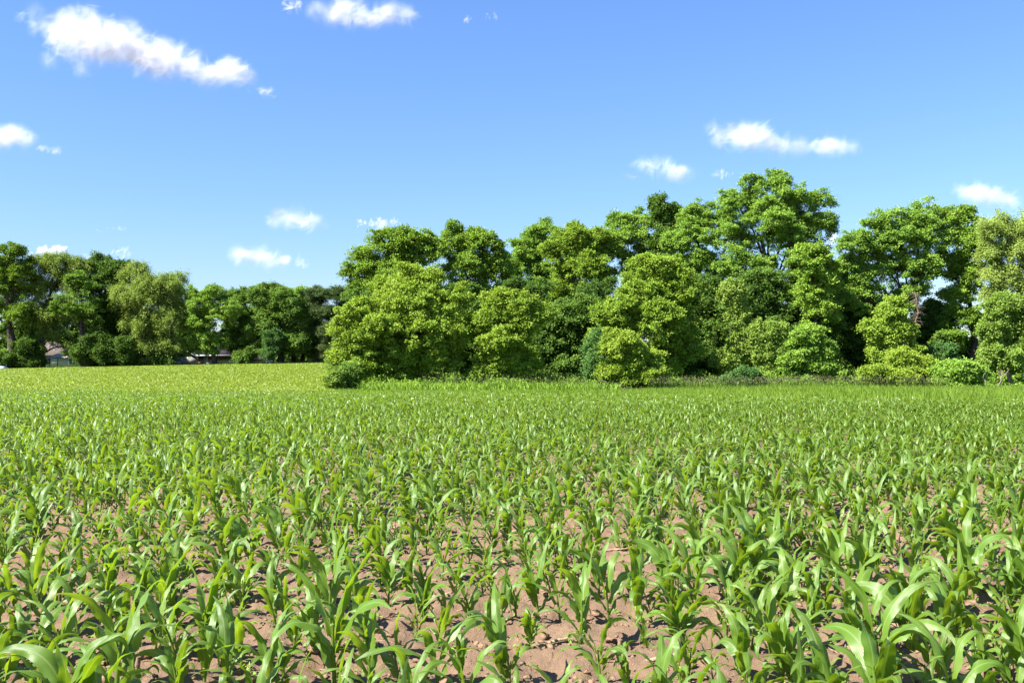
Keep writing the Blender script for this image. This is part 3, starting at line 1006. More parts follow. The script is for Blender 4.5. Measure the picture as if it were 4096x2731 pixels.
# --- front row of the wood
tree('bushy_tree', 'large rounded yellow-green bushy tree at the left corner of the wood', 'boxelder', 97, 1680,
     [(1660, 1160, 120, 85), (1590, 1250, 130, 100), (1740, 1240, 130, 105), (1660, 1330, 190, 110), (1540, 1400, 130, 110), (1720, 1430, 160, 100), (1820, 1330, 80, 100), (1590, 1490, 130, 60)],
     GF, 1.15, 0.22, seed=11, tint=0.62)
tree('bushy_tree', 'narrow yellow-green bushy tree hanging over the edge of the far field', 'boxelder', 95, 1425,
     [(1420, 1270, 68, 58), (1385, 1330, 50, 60), (1440, 1370, 65, 70), (1385, 1425, 52, 50), (1430, 1480, 70, 50)], GF, 1.15, 0.14, seed=12, tint=0.66)
tree('bushy_tree', 'yellow-green bushy tree with low hanging branches right of the large rounded one', 'boxelder', 96, 2050,
     [(2010, 1215, 65, 55), (1985, 1290, 90, 75), (2090, 1290, 95, 85), (2020, 1370, 110, 80), (1980, 1440, 70, 60), (2070, 1450, 80, 60), (1945, 1505, 55, 28)], GF, 1.1, 0.18, seed=13, tint=0.66)
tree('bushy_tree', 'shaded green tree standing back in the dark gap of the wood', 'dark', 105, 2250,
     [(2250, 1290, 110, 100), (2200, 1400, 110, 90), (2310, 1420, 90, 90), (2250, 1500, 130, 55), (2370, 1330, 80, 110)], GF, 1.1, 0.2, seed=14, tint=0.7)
tree('bushy_tree', 'tall yellow-green leafy tree filling the front below the dark narrow top', 'boxelder', 99, 2590,
     [(2640, 1085, 100, 80), (2560, 1170, 110, 90), (2680, 1190, 110, 100), (2500, 1280, 110, 95), (2630, 1300, 130, 100), (2450, 1390, 80, 70), (2720, 1330, 70, 110), (2650, 1420, 110, 80)],
     GF, 1.1, 0.24, seed=15, tint=0.5)
tree('bush', 'bright yellow bush in front of the wood beside the brush pile', 'yellowbush', 91, 2530,
     [(2500, 1400, 85, 55), (2560, 1450, 95, 60), (2490, 1490, 75, 55), (2600, 1510, 80, 40)], GF, 1.2, 0.08, cat_='bush', seed=16, tint=0.6)
tree('bush', 'bluish green shrub left of the bright yellow bush by the brush pile', 'blueleaf', 93, 2400,
     [(2400, 1400, 50, 65), (2390, 1470, 55, 50)], GF, 1.15, 0.07, cat_='bush', seed=17)
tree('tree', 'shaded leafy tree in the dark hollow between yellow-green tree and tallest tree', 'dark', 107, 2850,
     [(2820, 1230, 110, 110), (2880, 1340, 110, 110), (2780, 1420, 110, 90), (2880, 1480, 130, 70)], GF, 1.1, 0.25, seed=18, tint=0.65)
tree('climbing_vine', 'pale green vine column climbing a trunk left of the hanging vine', 'vine', 99, 2945,
     [(2930, 1180, 38, 60), (2955, 1260, 36, 55), (2960, 1340, 40, 60), (2950, 1420, 48, 60), (2905, 1440, 50, 50)], GF, 1.0, 0.14, cat_='vine', seed=19, limbs=False, tint=0.6)
tree('climbing_vine', 'hanging vine with brown bare stems at its foot below the tallest tree', 'vine', 98, 3085,
     [(3030, 1350, 28, 65), (3090, 1360, 55, 60), (3075, 1430, 48, 60), (3070, 1490, 38, 40)], GF, 1.0, 0.12, cat_='vine', seed=20, limbs=False, tint=0.62)
tree('bush', 'bright leafy bush right of the hanging vine, its foliage reaching the grass', 'elm', 97, 3225,
     [(3240, 1350, 60, 55), (3190, 1400, 55, 45), (3290, 1405, 45, 45), (3160, 1465, 50, 40), (3240, 1480, 60, 50), (3310, 1475, 45, 40), (3215, 1525, 60, 26)], GF, 0.95, 0.05, 'palebark', 'bush', seed=21, tint=0.6)
tree('bush', 'low bluish shrub at the foot of the vines behind the tall grass', 'blueleaf', 93, 2990,
     [(2990, 1520, 55, 34), (2930, 1535, 38, 24)], GF, 1.2, 0.05, cat_='bush', seed=22)
tree('bush', 'dark low shrub in the shade right of the hanging vine', 'dark', 99, 3260,
     [(3200, 1515, 70, 45), (3290, 1500, 60, 50), (3360, 1530, 50, 35)], GF, 1.1, 0.06, cat_='bush', seed=23, tint=0.8)
# --- shaded trees inside the wood
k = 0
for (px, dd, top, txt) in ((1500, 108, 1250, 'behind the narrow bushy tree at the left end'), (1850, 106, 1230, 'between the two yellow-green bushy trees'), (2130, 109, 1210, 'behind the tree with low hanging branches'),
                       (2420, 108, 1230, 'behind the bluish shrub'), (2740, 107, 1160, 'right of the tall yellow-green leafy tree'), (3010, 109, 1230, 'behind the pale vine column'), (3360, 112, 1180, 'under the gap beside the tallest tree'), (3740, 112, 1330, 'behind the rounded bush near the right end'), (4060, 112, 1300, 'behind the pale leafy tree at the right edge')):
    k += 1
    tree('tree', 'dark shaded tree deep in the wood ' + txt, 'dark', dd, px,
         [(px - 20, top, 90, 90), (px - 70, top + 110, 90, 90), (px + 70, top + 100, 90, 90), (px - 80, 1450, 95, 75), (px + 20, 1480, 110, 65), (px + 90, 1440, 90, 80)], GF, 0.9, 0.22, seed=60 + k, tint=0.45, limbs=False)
# --- right group
tree('tree', 'wide round-topped tree right of the gap beside the tallest tree', 'elm', 106, 3625,
     [(3560, 905, 90, 70), (3680, 890, 80, 66), (3430, 985, 85, 66), (3600, 980, 120, 80), (3730, 970, 70, 80), (3400, 1080, 65, 80), (3480, 1120, 80, 80), (3690, 1090, 80, 80), (3570, 1060, 100, 80), (3440, 1190, 80, 80), (3640, 1190, 70, 80)],
     GF, 0.62, 0.34, seed=24, tint=0.52)
tree('tree', 'tree with dark lower branches and sky gaps between two pale crowns near the right end', 'broad', 107, 3890,
     [(3800, 905, 70, 66), (3870, 890, 62, 66), (3850, 980, 90, 80), (3780, 1060, 60, 70), (3870, 1110, 65, 80), (3820, 1200, 60, 70), (3870, 1290, 70, 80), (3800, 1360, 60, 70)], GF, 0.6, 0.3, seed=25, tint=0.4)
tree('tree', 'pale airy drooping tree at the right end of the wood', 'willow', 103, 4010,
     [(4010, 945, 85, 70), (4100, 950, 80, 70), (3960, 1020, 60, 60), (4060, 1040, 100, 70), (4000, 1110, 60, 60), (4150, 1080, 80, 120), (4060, 1150, 90, 70), (3980, 1200, 45, 60)], GF, 0.55, 0.24, seed=26, tint=0.75)
tree('tree', 'shaded tree filling the space under the wide round-topped tree', 'dark', 110, 3480,
     [(3430, 1230, 90, 90), (3530, 1260, 70, 90), (3400, 1380, 80, 110), (3520, 1420, 80, 90), (3740, 1300, 80, 110), (3800, 1420, 100, 90)], GF, 0.75, 0.2, seed=27, tint=0.6)
tree('bushy_tree', 'bright green young tree in front of the bare brown snag', 'boxelder', 96, 3560,
     [(3560, 1260, 60, 50), (3530, 1330, 75, 55), (3600, 1330, 55, 55), (3610, 1410, 75, 50), (3530, 1420, 55, 45)], GF, 0.95, 0.12, seed=28, tint=0.6)
tree('bush', 'bright yellow-green low bush below the young tree at the grass edge', 'yellowbush', 92, 3600,
     [(3610, 1450, 60, 42), (3500, 1505, 55, 34), (3600, 1520, 70, 32), (3700, 1480, 50, 45), (3720, 1520, 45, 30)], GF, 1.05, 0.06, cat_='bush', seed=29, tint=0.62)
tree('bush', 'rounded mid-green bush near the right end with one dark hollow', 'elm', 90, 3840,
     [(3830, 1490, 75, 45), (3890, 1500, 45, 38), (3800, 1530, 50, 34)], GF, 1.3, 0.06, cat_='bush', seed=30, tint=0.62)
tree('bush', 'dark blue-green shrub behind the rounded bush near the right end', 'blueleaf', 97, 3770,
     [(3760, 1430, 55, 40), (3790, 1460, 50, 40)], GF, 1.1, 0.06, cat_='bush', seed=31)
tree('tree', 'pale green leafy tree with a thick brown stem base at the right edge', 'vine', 94, 4040,
     [(4010, 1240, 55, 60), (3990, 1330, 55, 60), (4080, 1290, 70, 80), (3980, 1420, 50, 45), (4110, 1400, 60, 70), (4150, 1300, 80, 120), (4060, 1440, 70, 60)], GF, 1.0, 0.13, 'palebark', seed=32, tint=0.5)
# --- left bank of trees round the houses
tree('tree', 'tree with a dark forked trunk and open crown at the left edge of the photo', 'broad', 150, 48,
     [(30, 1020, 70, 42), (-30, 1080, 80, 60), (70, 1110, 60, 55), (20, 1180, 90, 70), (-60, 1240, 90, 80), (80, 1270, 60, 70)], GL, 0.6, 0.5, seed=40, scale=1.15, tint=0.18)
tree('tree', 'pale grey-green drooping tree second from the left edge', 'willow', 152, 165,
     [(150, 1075, 60, 50), (230, 1060, 75, 45), (290, 1090, 70, 55), (130, 1160, 70, 60), (230, 1160, 90, 75), (310, 1180, 60, 80), (180, 1260, 90, 60), (215, 1345, 60, 32), (290, 1385, 36, 34)], GL, 0.6, 0.35, seed=41, scale=1.2, tint=0.23)
tree('tree', 'slim tree with one tall bare dark trunk before the pale drooping tree', 'elm', 148, 342,
     [(320, 1150, 50, 60), (270, 1250, 60, 60), (370, 1260, 40, 60)], GL, 0.6, 0.34, seed=42, scale=1.15, tint=0.13)
tree('tree', 'dark dense tree among the pale trees on the left', 'dark', 153, 430,
     [(400, 1070, 62, 38), (460, 1090, 65, 50), (420, 1160, 95, 70), (440, 1250, 90, 80), (400, 1350, 110, 80), (470, 1420, 90, 55)], GL, 0.8, 0.4, seed=43, scale=1.2, tint=0.33)
tree('tree', 'broad yellowish drooping tree with foliage down to the field, left of the white house', 'willow', 149, 585,
     [(545, 1105, 52, 42), (560, 1170, 85, 60), (500, 1210, 70, 50), (600, 1230, 100, 70), (650, 1160, 60, 60), (570, 1320, 75, 70), (680, 1290, 60, 90), (610, 1400, 60, 55), (680, 1400, 50, 50)],
     GL, 0.75, 0.36, seed=44, scale=1.2, tint=0.40)
tree('tree', 'thin-topped tree showing sky through its twigs right of the yellowish drooping tree', 'willow', 156, 690,
     [(690, 1130, 48, 35), (660, 1180, 60, 50), (700, 1220, 45, 60)], GL, 0.55, 0.25, seed=45, scale=1.15, tint=0.33)
tree('tree', 'leafy tree with two thin trunks in front of the white house', 'elm', 150, 862,
     [(850, 1195, 65, 48), (800, 1230, 60, 55), (880, 1270, 80, 70), (800, 1310, 65, 60), (860, 1370, 80, 45), (770, 1190, 30, 32), (815, 1393, 62, 22), (742, 1395, 34, 30)], GL, 0.7, 0.22, seed=46, scale=1.15, tint=0.52)
tree('tree', 'thin dark tree with sky gaps right of the two-trunked tree', 'dark', 154, 965,
     [(940, 1200, 40, 45), (985, 1215, 40, 50), (950, 1290, 55, 60), (960, 1380, 65, 50)], GL, 0.65, 0.2, seed=47, scale=1.15, tint=0.75)
tree('tree', 'wide dark green tree with a light top left of the pines', 'dark', 151, 1120,
     [(1090, 1200, 70, 50), (1150, 1215, 60, 55), (1050, 1190, 40, 45), (1100, 1290, 110, 80), (1180, 1270, 55, 90), (1080, 1370, 95, 55), (1170, 1380, 70, 50)], GL, 0.85, 0.34, seed=48, scale=1.2, tint=0.72)
tree('tree', 'light-crowned tree standing behind the wide dark tree near the pines', 'elm', 158, 1180,
     [(1130, 1190, 60, 45), (1200, 1190, 40, 42), (1020, 1180, 30, 35)], GL, 0.9, 0.25, seed=49, scale=1.15, tint=0.52)
k = 0
for (px, dd, tops, txt) in ((60, 160, 1290, 'behind the forked trunk at the left edge'), (385, 161, 1310, 'behind the slim bare trunk'), (500, 160, 1280, 'behind the dark dense tree'), (720, 180, 1290, 'behind the thin-topped tree'), (1010, 178, 1290, 'behind the cream shed'),
                            (1210, 160, 1290, 'between the wide dark tree and the pines'), (215, 186, 1290, 'behind the tan-roofed house')):
    k += 1
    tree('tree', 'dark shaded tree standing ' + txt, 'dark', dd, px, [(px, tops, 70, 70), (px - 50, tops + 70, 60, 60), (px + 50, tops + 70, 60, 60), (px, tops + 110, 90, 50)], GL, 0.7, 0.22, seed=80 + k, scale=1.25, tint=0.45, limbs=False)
for (px, ry, txt) in ((25, 26, 'under the forked trunk'), (95, 30, 'left of the garden canopy'), (352, 30, 'at the foot of the slim bare trunk'), (560, 30, 'under the yellowish drooping tree'), (640, 32, 'beside the small outbuilding')):
    k += 1
    tree('bush', 'low dark bush ' + txt, 'dark', 149.5, px, [(px, 1448 - ry * 0.3, 42, ry), (px + 22, 1455, 34, ry * 0.6)], 'bushes around the far houses', 1.0, 0.06, cat_='bush', seed=80 + k, scale=1.1, tint=0.35)
tree('pine_tree', 'olive pine tree with brownish needles, leftmost of the pines by the wood', 'pine', 152, 1270,
     [(1270, 1195, 38, 40), (1265, 1270, 48, 45), (1260, 1345, 48, 45), (1265, 1400, 40, 30)], 'pine trees by the wood', 1.0, 0.22, 'pinebark', seed=50, scale=1.15, tint=0.45)
tree('pine_tree', 'taller olive pine tree between the outer pine and the wood', 'pine', 150, 1345,
     [(1350, 1195, 42, 40), (1400, 1200, 40, 38), (1345, 1270, 60, 48), (1340, 1350, 62, 45), (1330, 1405, 50, 32)], 'pine trees by the wood', 1.0, 0.22, 'pinebark', seed=51, scale=1.15, tint=0.5)
tree('pine_tree', 'pine tree mostly hidden behind the narrow bushy tree', 'pine', 154, 1425,
     [(1430, 1200, 38, 36), (1420, 1270, 50, 45), (1410, 1350, 55, 50), (1400, 1410, 45, 30)], 'pine trees by the wood', 1.0, 0.22, 'pinebark', seed=52, scale=1.15, tint=0.5)
tree('bush', 'bright green bush at the left edge behind the blue cover', 'elm', 150, 18,
     [(15, 1425, 30, 25), (40, 1445, 22, 20), (-20, 1440, 30, 30)], 'bushes around the far houses', 1.2, 0.07, cat_='bush', seed=53, tint=0.75)
tree('bush', 'dark shrub with lighter leaves under the dark dense tree', 'dark', 147, 400,
     [(390, 1380, 60, 50), (340, 1420, 50, 40), (430, 1420, 60, 40), (500, 1400, 30, 50)], 'bushes around the far houses', 1.1, 0.09, cat_='bush', seed=54, scale=1.1, tint=0.35)
tree('bush', 'bluish shrub in front of the wide dark tree trunk', 'blueleaf', 148, 1095,
     [(1095, 1365, 30, 35), (1085, 1410, 28, 30)], 'bushes around the far houses', 0.9, 0.06, cat_='bush', seed=55, scale=1.1)
tree('bush', 'dark shrub between the thin dark tree and the cream shed', 'dark', 149, 1010,
     [(1010, 1420, 30, 24), (970, 1430, 40, 20)], 'bushes around the far houses', 1.0, 0.06, cat_='bush', seed=56, scale=1.1, tint=0.6)
tree('bush', 'dark shrub under the pale drooping tree beside the tan-roofed house', 'dark', 150, 120,
     [(110, 1400, 50, 45), (90, 1440, 50, 30), (150, 1440, 30, 25)], 'bushes around the far houses', 1.0, 0.08, cat_='bush', seed=57, scale=1.1, tint=0.4)
tree('bush', 'sparse greyish bush at the near corner of the far field', 'vine', 88, 1350,
     [(1345, 1515, 34, 24), (1330, 1535, 25, 16)], 'bushes at the field corner', 1.1, 0.05, cat_='bush', seed=58, scale=0.8, tint=0.4)
tree('bush', 'dark green bush at the near corner of the far field', 'dark', 89, 1400,
     [(1400, 1495, 34, 36), (1395, 1530, 34, 22)], 'bushes at the field corner', 1.2, 0.05, cat_='bush', seed=59, scale=0.9, tint=0.8)

# tiny weed seedlings on the bare soil
r = np.random.default_rng(91)
n = 420
wy = 4.2 + 13 * r.random(n) ** 1.3
wx_ = r.uniform(-1, 1, n) * (0.54 * wy + 0.3)
C = np.stack([wx_, wy, height(wx_, wy) + relief(wx_, wy) + 0.022], -1)
V, Fq, tt = leaf_cloud(C, r, dict(cr=0.022, per=7, ll=0.032, lw=0.5, flat=0.6, droop=0.0), np.clip(r.normal(0.5, 0.2, n), 0, 1))
tag(link('weed_seedlings', mesh_np('weed_seedlings', V, Fq, M['elm'], None, tt)), 'tiny green weed seedlings scattered on the bare soil', 'weeds', kind='stuff')

# far-off wood that reads as one mass
r = np.random.default_rng(77)
C = []
for k in range(420):
    ang = r.uniform(-0.62, 0.62)
    d = r.uniform(330, 430)
    x = math.tan(ang) * d
    hgt = r.uniform(7, 12)
    n = 60
    u = unit(n, r)
    C.append(np.array([x, d, float(height(x, d)) + hgt * 0.5]) + u * np.array([5.5, 4, hgt * 0.5]) * r.uniform(0.7, 1, n)[:, None])
C = np.concatenate(C)
V, Fq, tt = leaf_cloud(C, r, dict(cr=1.7, per=16, ll=1.1, lw=0.8, flat=0.8, droop=0.1), np.clip(r.normal(0.5, 0.2, len(C)), 0, 1))
tag(link('distant_woods', mesh_np('distant_woods', V, Fq, M['dark'], None, tt)), 'distant line of woods seen through gaps between the trees', 'woods', kind='stuff')

# tangled undergrowth along the foot of the wood
r = np.random.default_rng(78)
n = 5200
px = r.uniform(1440, 4300, n)
d = r.uniform(91, 104, n)
x = X(px, d)
hm = np.clip(0.9 + 1.3 * fbm(np.stack([x / 3.2, d / 3.0, x * 0], -1), 3, 79), 0.25, 2.4) * np.clip((d - 89) / 5, 0.4, 1.3)
zc = height(x, d) + hm * r.random(n) ** 0.7
C = np.stack([x, d, zc], -1)
V, Fq, tt = leaf_cloud(C, r, dict(cr=0.34, per=15, ll=0.20, lw=0.6, flat=0.7, droop=0.1), np.clip(0.30 + 0.5 * fbm(C / 2.5, 2, 80) + r.normal(0, 0.12, n), 0, 1))
tag(link('undergrowth', mesh_np('undergrowth', V, Fq, M['broad'], None, tt)), 'tangled undergrowth of brambles and saplings along the shaded foot of the wood', 'undergrowth', kind='stuff')

# dead wood in the right group
def dead(name, label, d, pts_px, rad, mat, branches=0, seed=0, spread=1.0, blen=(0.5, 1.3), cat_='dead tree'):
    r = np.random.default_rng(500 + seed)
    P3 = np.array([P(a, b, d + dd) for a, b, dd in pts_px])
    B = np.array([P3[0][0], d, float(height(P3[0][0], d)) - 0.05])
    P3[0] = B
    k = 10
    s = np.linspace(0, 1, len(P3))
    q = np.linspace(0, 1, k)
    path = np.stack([np.interp(q, s, P3[:, c]) for c in range(3)], -1) + r.normal(0, 0.04, (k, 3))
    mb = MB()
    mb.tube(path, rad * (1 - 0.65 * q), 7)
    o = thing(name, label, cat_, B)
    mb.build('trunk', M[mat], o, True, off=B)
    if branches:
        bb = MB()
        for _ in range(branches):
            f = r.uniform(0.45, 1.0)
            a = np.array([np.interp(f, q, path[:, c]) for c in range(3)])
            u = unit(1, r)[0]
            u[2] = u[2] * 0.7 - 0.1
            L = r.uniform(*blen) * spread
            s4 = np.linspace(0, 1, 5)
            p = a + u * L * s4[:, None] + np.array([0, 0, -0.25]) * L * (s4 ** 2)[:, None] + r.normal(0, 0.04, (5, 3)) * s4[:, None]
            bb.tube(p, rad * 0.16 * (1 - 0.8 * s4), 4)
        bb.build('dead_branches', M['deadwood'], o, True, off=B)
    return o


dead('dead_tree', 'bare brown snag with a fan of grey dead twigs behind the young tree', 99.5, [(3630, 1545, 0), (3655, 1330, 0), (3672, 1250, .2), (3660, 1165, .3)], 0.17, 'rustwood', 90, 1, 1.0)
dead('dead_branch', 'short pale forked dead branch standing in the grass by the right end', 88, [(3948, 1545, 0), (3940, 1520, 0), (3930, 1510, 0), (3942, 1490, 0)], 0.06, 'deadwood', 4, 2, 0.5, (0.2, 0.5), 'dead branch')
dead('dead_branch', 'fallen brown limb leaning on the stem base at the right edge', 92, [(3985, 1535, 0), (4010, 1505, .4), (4040, 1475, .8)], 0.09, 'deadwood', 3, 3, 0.5, (0.2, 0.6), 'dead branch')
dead('dead_tree', 'pale leaning dead trunk in the shade right of the hanging vine', 98, [(3250, 1545, 0), (3240, 1480, 0), (3225, 1410, .3), (3180, 1330, .5)], 0.07, 'deadwood', 10, 4, 0.8)

# brush pile
mb = MB()
r = np.random.default_rng(640)
c = P(2420, 1545, 90)
bz = float(height(c[0], c[1]))
for q in range(150):
    a = r.uniform(0, PI)
    p0 = np.array([c[0] + r.normal(0, 1.3), c[1] + r.normal(0, 0.6), bz + abs(r.normal(0, 0.28)) + 0.05])
    L = r.uniform(0.4, 1.3)
    dv = np.array([math.cos(a), math.sin(a) * 0.6, r.normal(0.1, 0.35)]) * L
    s4 = np.linspace(-0.5, 0.5, 4)
    p = p0 + dv * s4[:, None] + np.array([0, 0, -0.3]) * (s4 ** 2)[:, None] * L
    p[:, 2] = np.maximum(p[:, 2], bz + 0.02)
    mb.tube(p, r.uniform(0.010, 0.028) * np.array([1, .9, .8, .5]), 4)
o = mb.build('brush_pile', M['deadwood'], None, True, off=(c[0], c[1], bz))
o.location = (c[0], c[1], bz)
tag(o, 'pile of dry tan twigs and brush at the foot of the bright yellow bush', 'brush pile')


# ------------------------------------------------------------------ grass
def blades(x, y, h, w, r, lean=0.25, z0=None, tintm=0.5):
    N = len(x)
    an = r.uniform(0, 2 * PI, N)
    b = np.stack([x, y, height(x, y) - 0.01], -1)
    sd = np.stack([np.cos(an), np.sin(an), 0 * an], -1) * (w / 2)[:, None]
    ln = np.stack([r.normal(-0.12, lean, N), r.normal(0, lean, N), 0 * an], -1) * h[:, None]
    mid = b + ln * 0.35 + np.array([0, 0, 0.6]) * h[:, None]
    tip = b + ln + np.array([0, 0, 1.0]) * (h * r.uniform(0.8, 1.0, N))[:, None]
    V = np.stack([b - sd, b + sd, mid + sd * 0.8, mid - sd * 0.8, tip], 1).reshape(-1, 3)
    o4 = np.arange(N)[:, None] * 5
    q = o4 + np.array([[0, 1, 2, 3]])
    t3 = o4 + np.array([[3, 2, 4]])
    patch = fbm(np.stack([x / 4, y / 6, x * 0], -1), 2, 90)
    tint = np.clip(tintm + 0.35 * patch + r.normal(0, 0.15, N), 0, 1)
    return V, q, t3, np.repeat(tint, 5)


def grass_obj(name, label, cat_, x, y, h, w, mat, seed, lean=0.25, tintm=0.5):
    V, q, t3, tt = blades(x, y, h, w, np.random.default_rng(seed), lean, None, tintm)
    return tag(link(name, mesh_np(name, V, [q, t3], mat, None, tt)), label, cat_, kind='stuff')


r = np.random.default_rng(12)
N = 90000
x = r.uniform(-24, 62, N)
y = edge_y(x) + 0.3 + (r.random(N) ** 1.1) * 42
m = (np.abs(x) < 0.58 * y + 2) & (x > np.interp(y, [80, 110], [X(1300, 80), X(1340, 110)]))
x, y = x[m], y[m]
tall = np.clip((x - 8) / 14, 0, 1)
h = r.uniform(0.25, 0.5, len(x)) * (0.75 + 0.75 * tall) * (1 + 0.4 * fbm(np.stack([x / 3, y / 3, x * 0], -1), 2, 95))
grass_obj('meadow_grass', 'lush green grass strip between the maize and the wood', 'grass', x, y, h, r.uniform(0.02, 0.05, len(x)), M['grass'], 13)

# seed-headed tall grass in front of the dark hollow
N = 2600
px = np.concatenate([r.uniform(2600, 3480, 1700), r.uniform(1700, 2350, 400), r.uniform(3480, 3800, 500)])
d = r.uniform(86, 93, N)
x = X(px, d)
h = r.uniform(0.75, 1.35, N) * (1 + 0.3 * fbm(np.stack([x / 3, d, x * 0], -1), 2, 96))
V, q, t3, tt = blades(x, d, h, r.uniform(0.016, 0.03, N), r, 0.14, None, 0.5)
hb = V.reshape(N, 5, 3)[:, 4]
ln = hb - V.reshape(N, 5, 3)[:, 3]
ln /= np.linalg.norm(ln, axis=1)[:, None]
sd = np.stack([np.ones(N), np.zeros(N), np.zeros(N)], -1) * 0.022
hv = np.stack([hb - ln * 0.04, hb + ln * 0.05 + sd, hb + ln * 0.17, hb + ln * 0.05 - sd], 1).reshape(-1, 3)
hv2 = np.stack([hb - ln * 0.04, hb + ln * 0.05 + sd[:, [1, 0, 2]], hb + ln * 0.17, hb + ln * 0.05 - sd[:, [1, 0, 2]]], 1).reshape(-1, 3)
nb = len(V)
V = np.vstack([V, hv, hv2])
q = np.vstack([q, nb + np.arange(8 * N).reshape(-1, 4)])
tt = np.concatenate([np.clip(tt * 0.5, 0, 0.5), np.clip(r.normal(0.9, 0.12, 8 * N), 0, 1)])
tag(link('seeding_grass', mesh_np('seeding_grass', V, [q, t3], M['seedhead'], None, tt)), 'tall grass with pale seed heads along the dark foot of the wood', 'tall grass', kind='stuff')

# dry grass fringe on top of the far field
N = 9000
px = r.uniform(-300, 1400, N)
d = r.uniform(149.5, 156, N)
x = X(px, d)
dryness = np.clip((px - 950) / 150, 0, 1)
m = r.random(N) < 0.25 + 0.75 * dryness
x, d = x[m], d[m]
grass_obj('dry_grass', 'tan dry grass fringe along the top of the far field', 'dry grass', x, d, r.uniform(0.25, 0.7, len(x)), r.uniform(0.04, 0.09, len(x)), M['drygrass'], 14)
N = 7000
px = r.uniform(-200, 1000, N)
d = r.uniform(149, 153, N)
x = X(px, d)
grass_obj('rough_grass', 'dark rough grass and weeds at the foot of the far trees', 'rough grass', x, d, r.uniform(0.15, 0.5, N), r.uniform(0.05, 0.12, N), M['dark'], 15, 0.35)
# weeds at the foot of the wood on its left half
N = 5200
px = r.uniform(1440, 2480, N)
d = r.uniform(84, 92, N)
x = X(px, d)
grass_obj('edge_weeds', 'leafy weeds at the foot of the wood behind the maize', 'weeds', x, d, r.uniform(0.3, 0.95, N), r.uniform(0.05, 0.12, N), M['broad'], 16, 0.4)


# ------------------------------------------------------------------ far houses and yard things
def zpx(py, d):
    return P(CX, py, d)[2]


# tan-roofed house
d = 171
x0, x1 = X(-40, d), X(345, d)
g = float(height((x0 + x1) / 2, d)) - 0.1
ez, rz_ = zpx(1414, d), zpx(1364, d)
dep = 8.0
h1 = thing('house', 'low white house with a tan shingled roof behind the left trees', 'house', ((x0 + x1) / 2, d + dep / 2, g))
O = np.array(h1.location)
mb = MB()
mb.box((x0, d, g), (x1, d + dep, ez))
for xx in (x0, x1):
    e = 0.08 if xx == x1 else -0.08
    mb.add([(xx, d, ez), (xx, d + dep, ez), (xx, d + dep / 2, rz_ - 0.12), (xx - e, d, ez), (xx - e, d + dep, ez), (xx - e, d + dep / 2, rz_ - 0.12)], [[0, 1, 2], [3, 4, 5]])
mb.build('wall', M['white'], h1, off=O)
mb = MB()
ov = 0.5
sl_ = (rz_ - ez) / (dep / 2)
for sgn in (-1, 1):
    ye = d + dep / 2 + sgn * (dep / 2 + ov)
    ym = d + dep / 2
    zl = ez - sl_ * ov
    a, b, c_, e_ = (x0 - ov, ye, zl), (x1 + ov, ye, zl), (x1 + ov, ym, rz_), (x0 - ov, ym, rz_)
    if sgn < 0:
        mb.quad(a, b, c_, e_, 0.16)
    else:
        mb.quad(b, a, e_, c_, 0.16)
roof1 = mb.build('roof', M['roof_tan'], h1, off=O)
mb = MB()
vx = X(205, d)
mb.tube([(vx, d + 1.2, ez + 0.3), (vx, d + 1.2, ez + 1.15)], 0.10, 8)
mb.build('vent_pipe', M['bluewhite'], roof1, off=O)
for px in (60, 190, 290):
    mb = MB()
    xx = X(px, d)
    mb.box((xx - 0.6, d - 0.06, g + 1.1), (xx + 0.6, d - 0.003, g + 2.2))
    wn = mb.build('window', M['bluewhite'], h1, off=O)
    mb = MB()
    for k in (-1, 1):
        mb.box((xx + k * 0.28 - 0.23, d - 0.075, g + 1.2), (xx + k * 0.28 + 0.23, d - 0.062, g + 2.1))
    mb.build('pane', M['glass'], wn, off=O)

# garden canopy
d = 160
x0, x1 = X(190, d), X(280, d)
g = float(height((x0 + x1) / 2, d))
cn = thing('garden_canopy', 'pale cloth garden canopy on thin posts in front of the tan-roofed house', 'canopy', ((x0 + x1) / 2, d + 1.5, g))
O = np.array(cn.location)
mb = MB()
ze, zt = zpx(1430, d), zpx(1412, d)
cx0, cy0 = (x0 + x1) / 2, d + 1.6
prof = [(1.0, ze), (0.75, ze + (zt - ze) * 0.42), (0.45, ze + (zt - ze) * 0.85), (0.25, zt)]
rings = []
for f, z in prof:
    hx, hy = (x1 - x0) / 2 * f, 1.7 * f
    rings.append([(cx0 - hx, cy0 - hy, z), (cx0 + hx, cy0 - hy, z), (cx0 + hx, cy0 + hy, z), (cx0 - hx, cy0 + hy, z)])
V = np.array(rings).reshape(-1, 3)
Fq = [[4 * i + j, 4 * i + (j + 1) % 4, 4 * i + 4 + (j + 1) % 4, 4 * i + 4 + j] for i in range(3) for j in range(4)] + [[12, 13, 14, 15]]
mb.add(V, Fq)
V2 = V.copy()
V2[:, 2] -= 0.05
mb.add(V2, [f[::-1] for f in Fq])
can = mb.build('canopy_cloth', M['canopy'], cn, off=O)
mb = MB()
hx, hy = (x1 - x0) / 2 * 0.26, 1.7 * 0.26
zc = zt + 0.14
mb.add([(cx0 - hx, cy0 - hy, zc), (cx0 + hx, cy0 - hy, zc), (cx0 + hx, cy0 + hy, zc), (cx0 - hx, cy0 + hy, zc), (cx0, cy0, zc + 0.35)], [[0, 1, 4], [1, 2, 4], [2, 3, 4], [3, 0, 4]])
mb.build('vent_cap', M['canopy'], can, off=O)
for sx in (-1, 1):
    for sy in (-1, 1):
        mb = MB()
        px_, py_ = cx0 + sx * (x1 - x0) / 2 * 0.86, cy0 + sy * 1.45
        mb.tube([(px_, py_, g - 0.05), (px_, py_, ze + 0.22)], 0.07, 8)
        mb.build('post', M['bluewhite'] if sx > 0 else M['redwood'], cn, off=O)

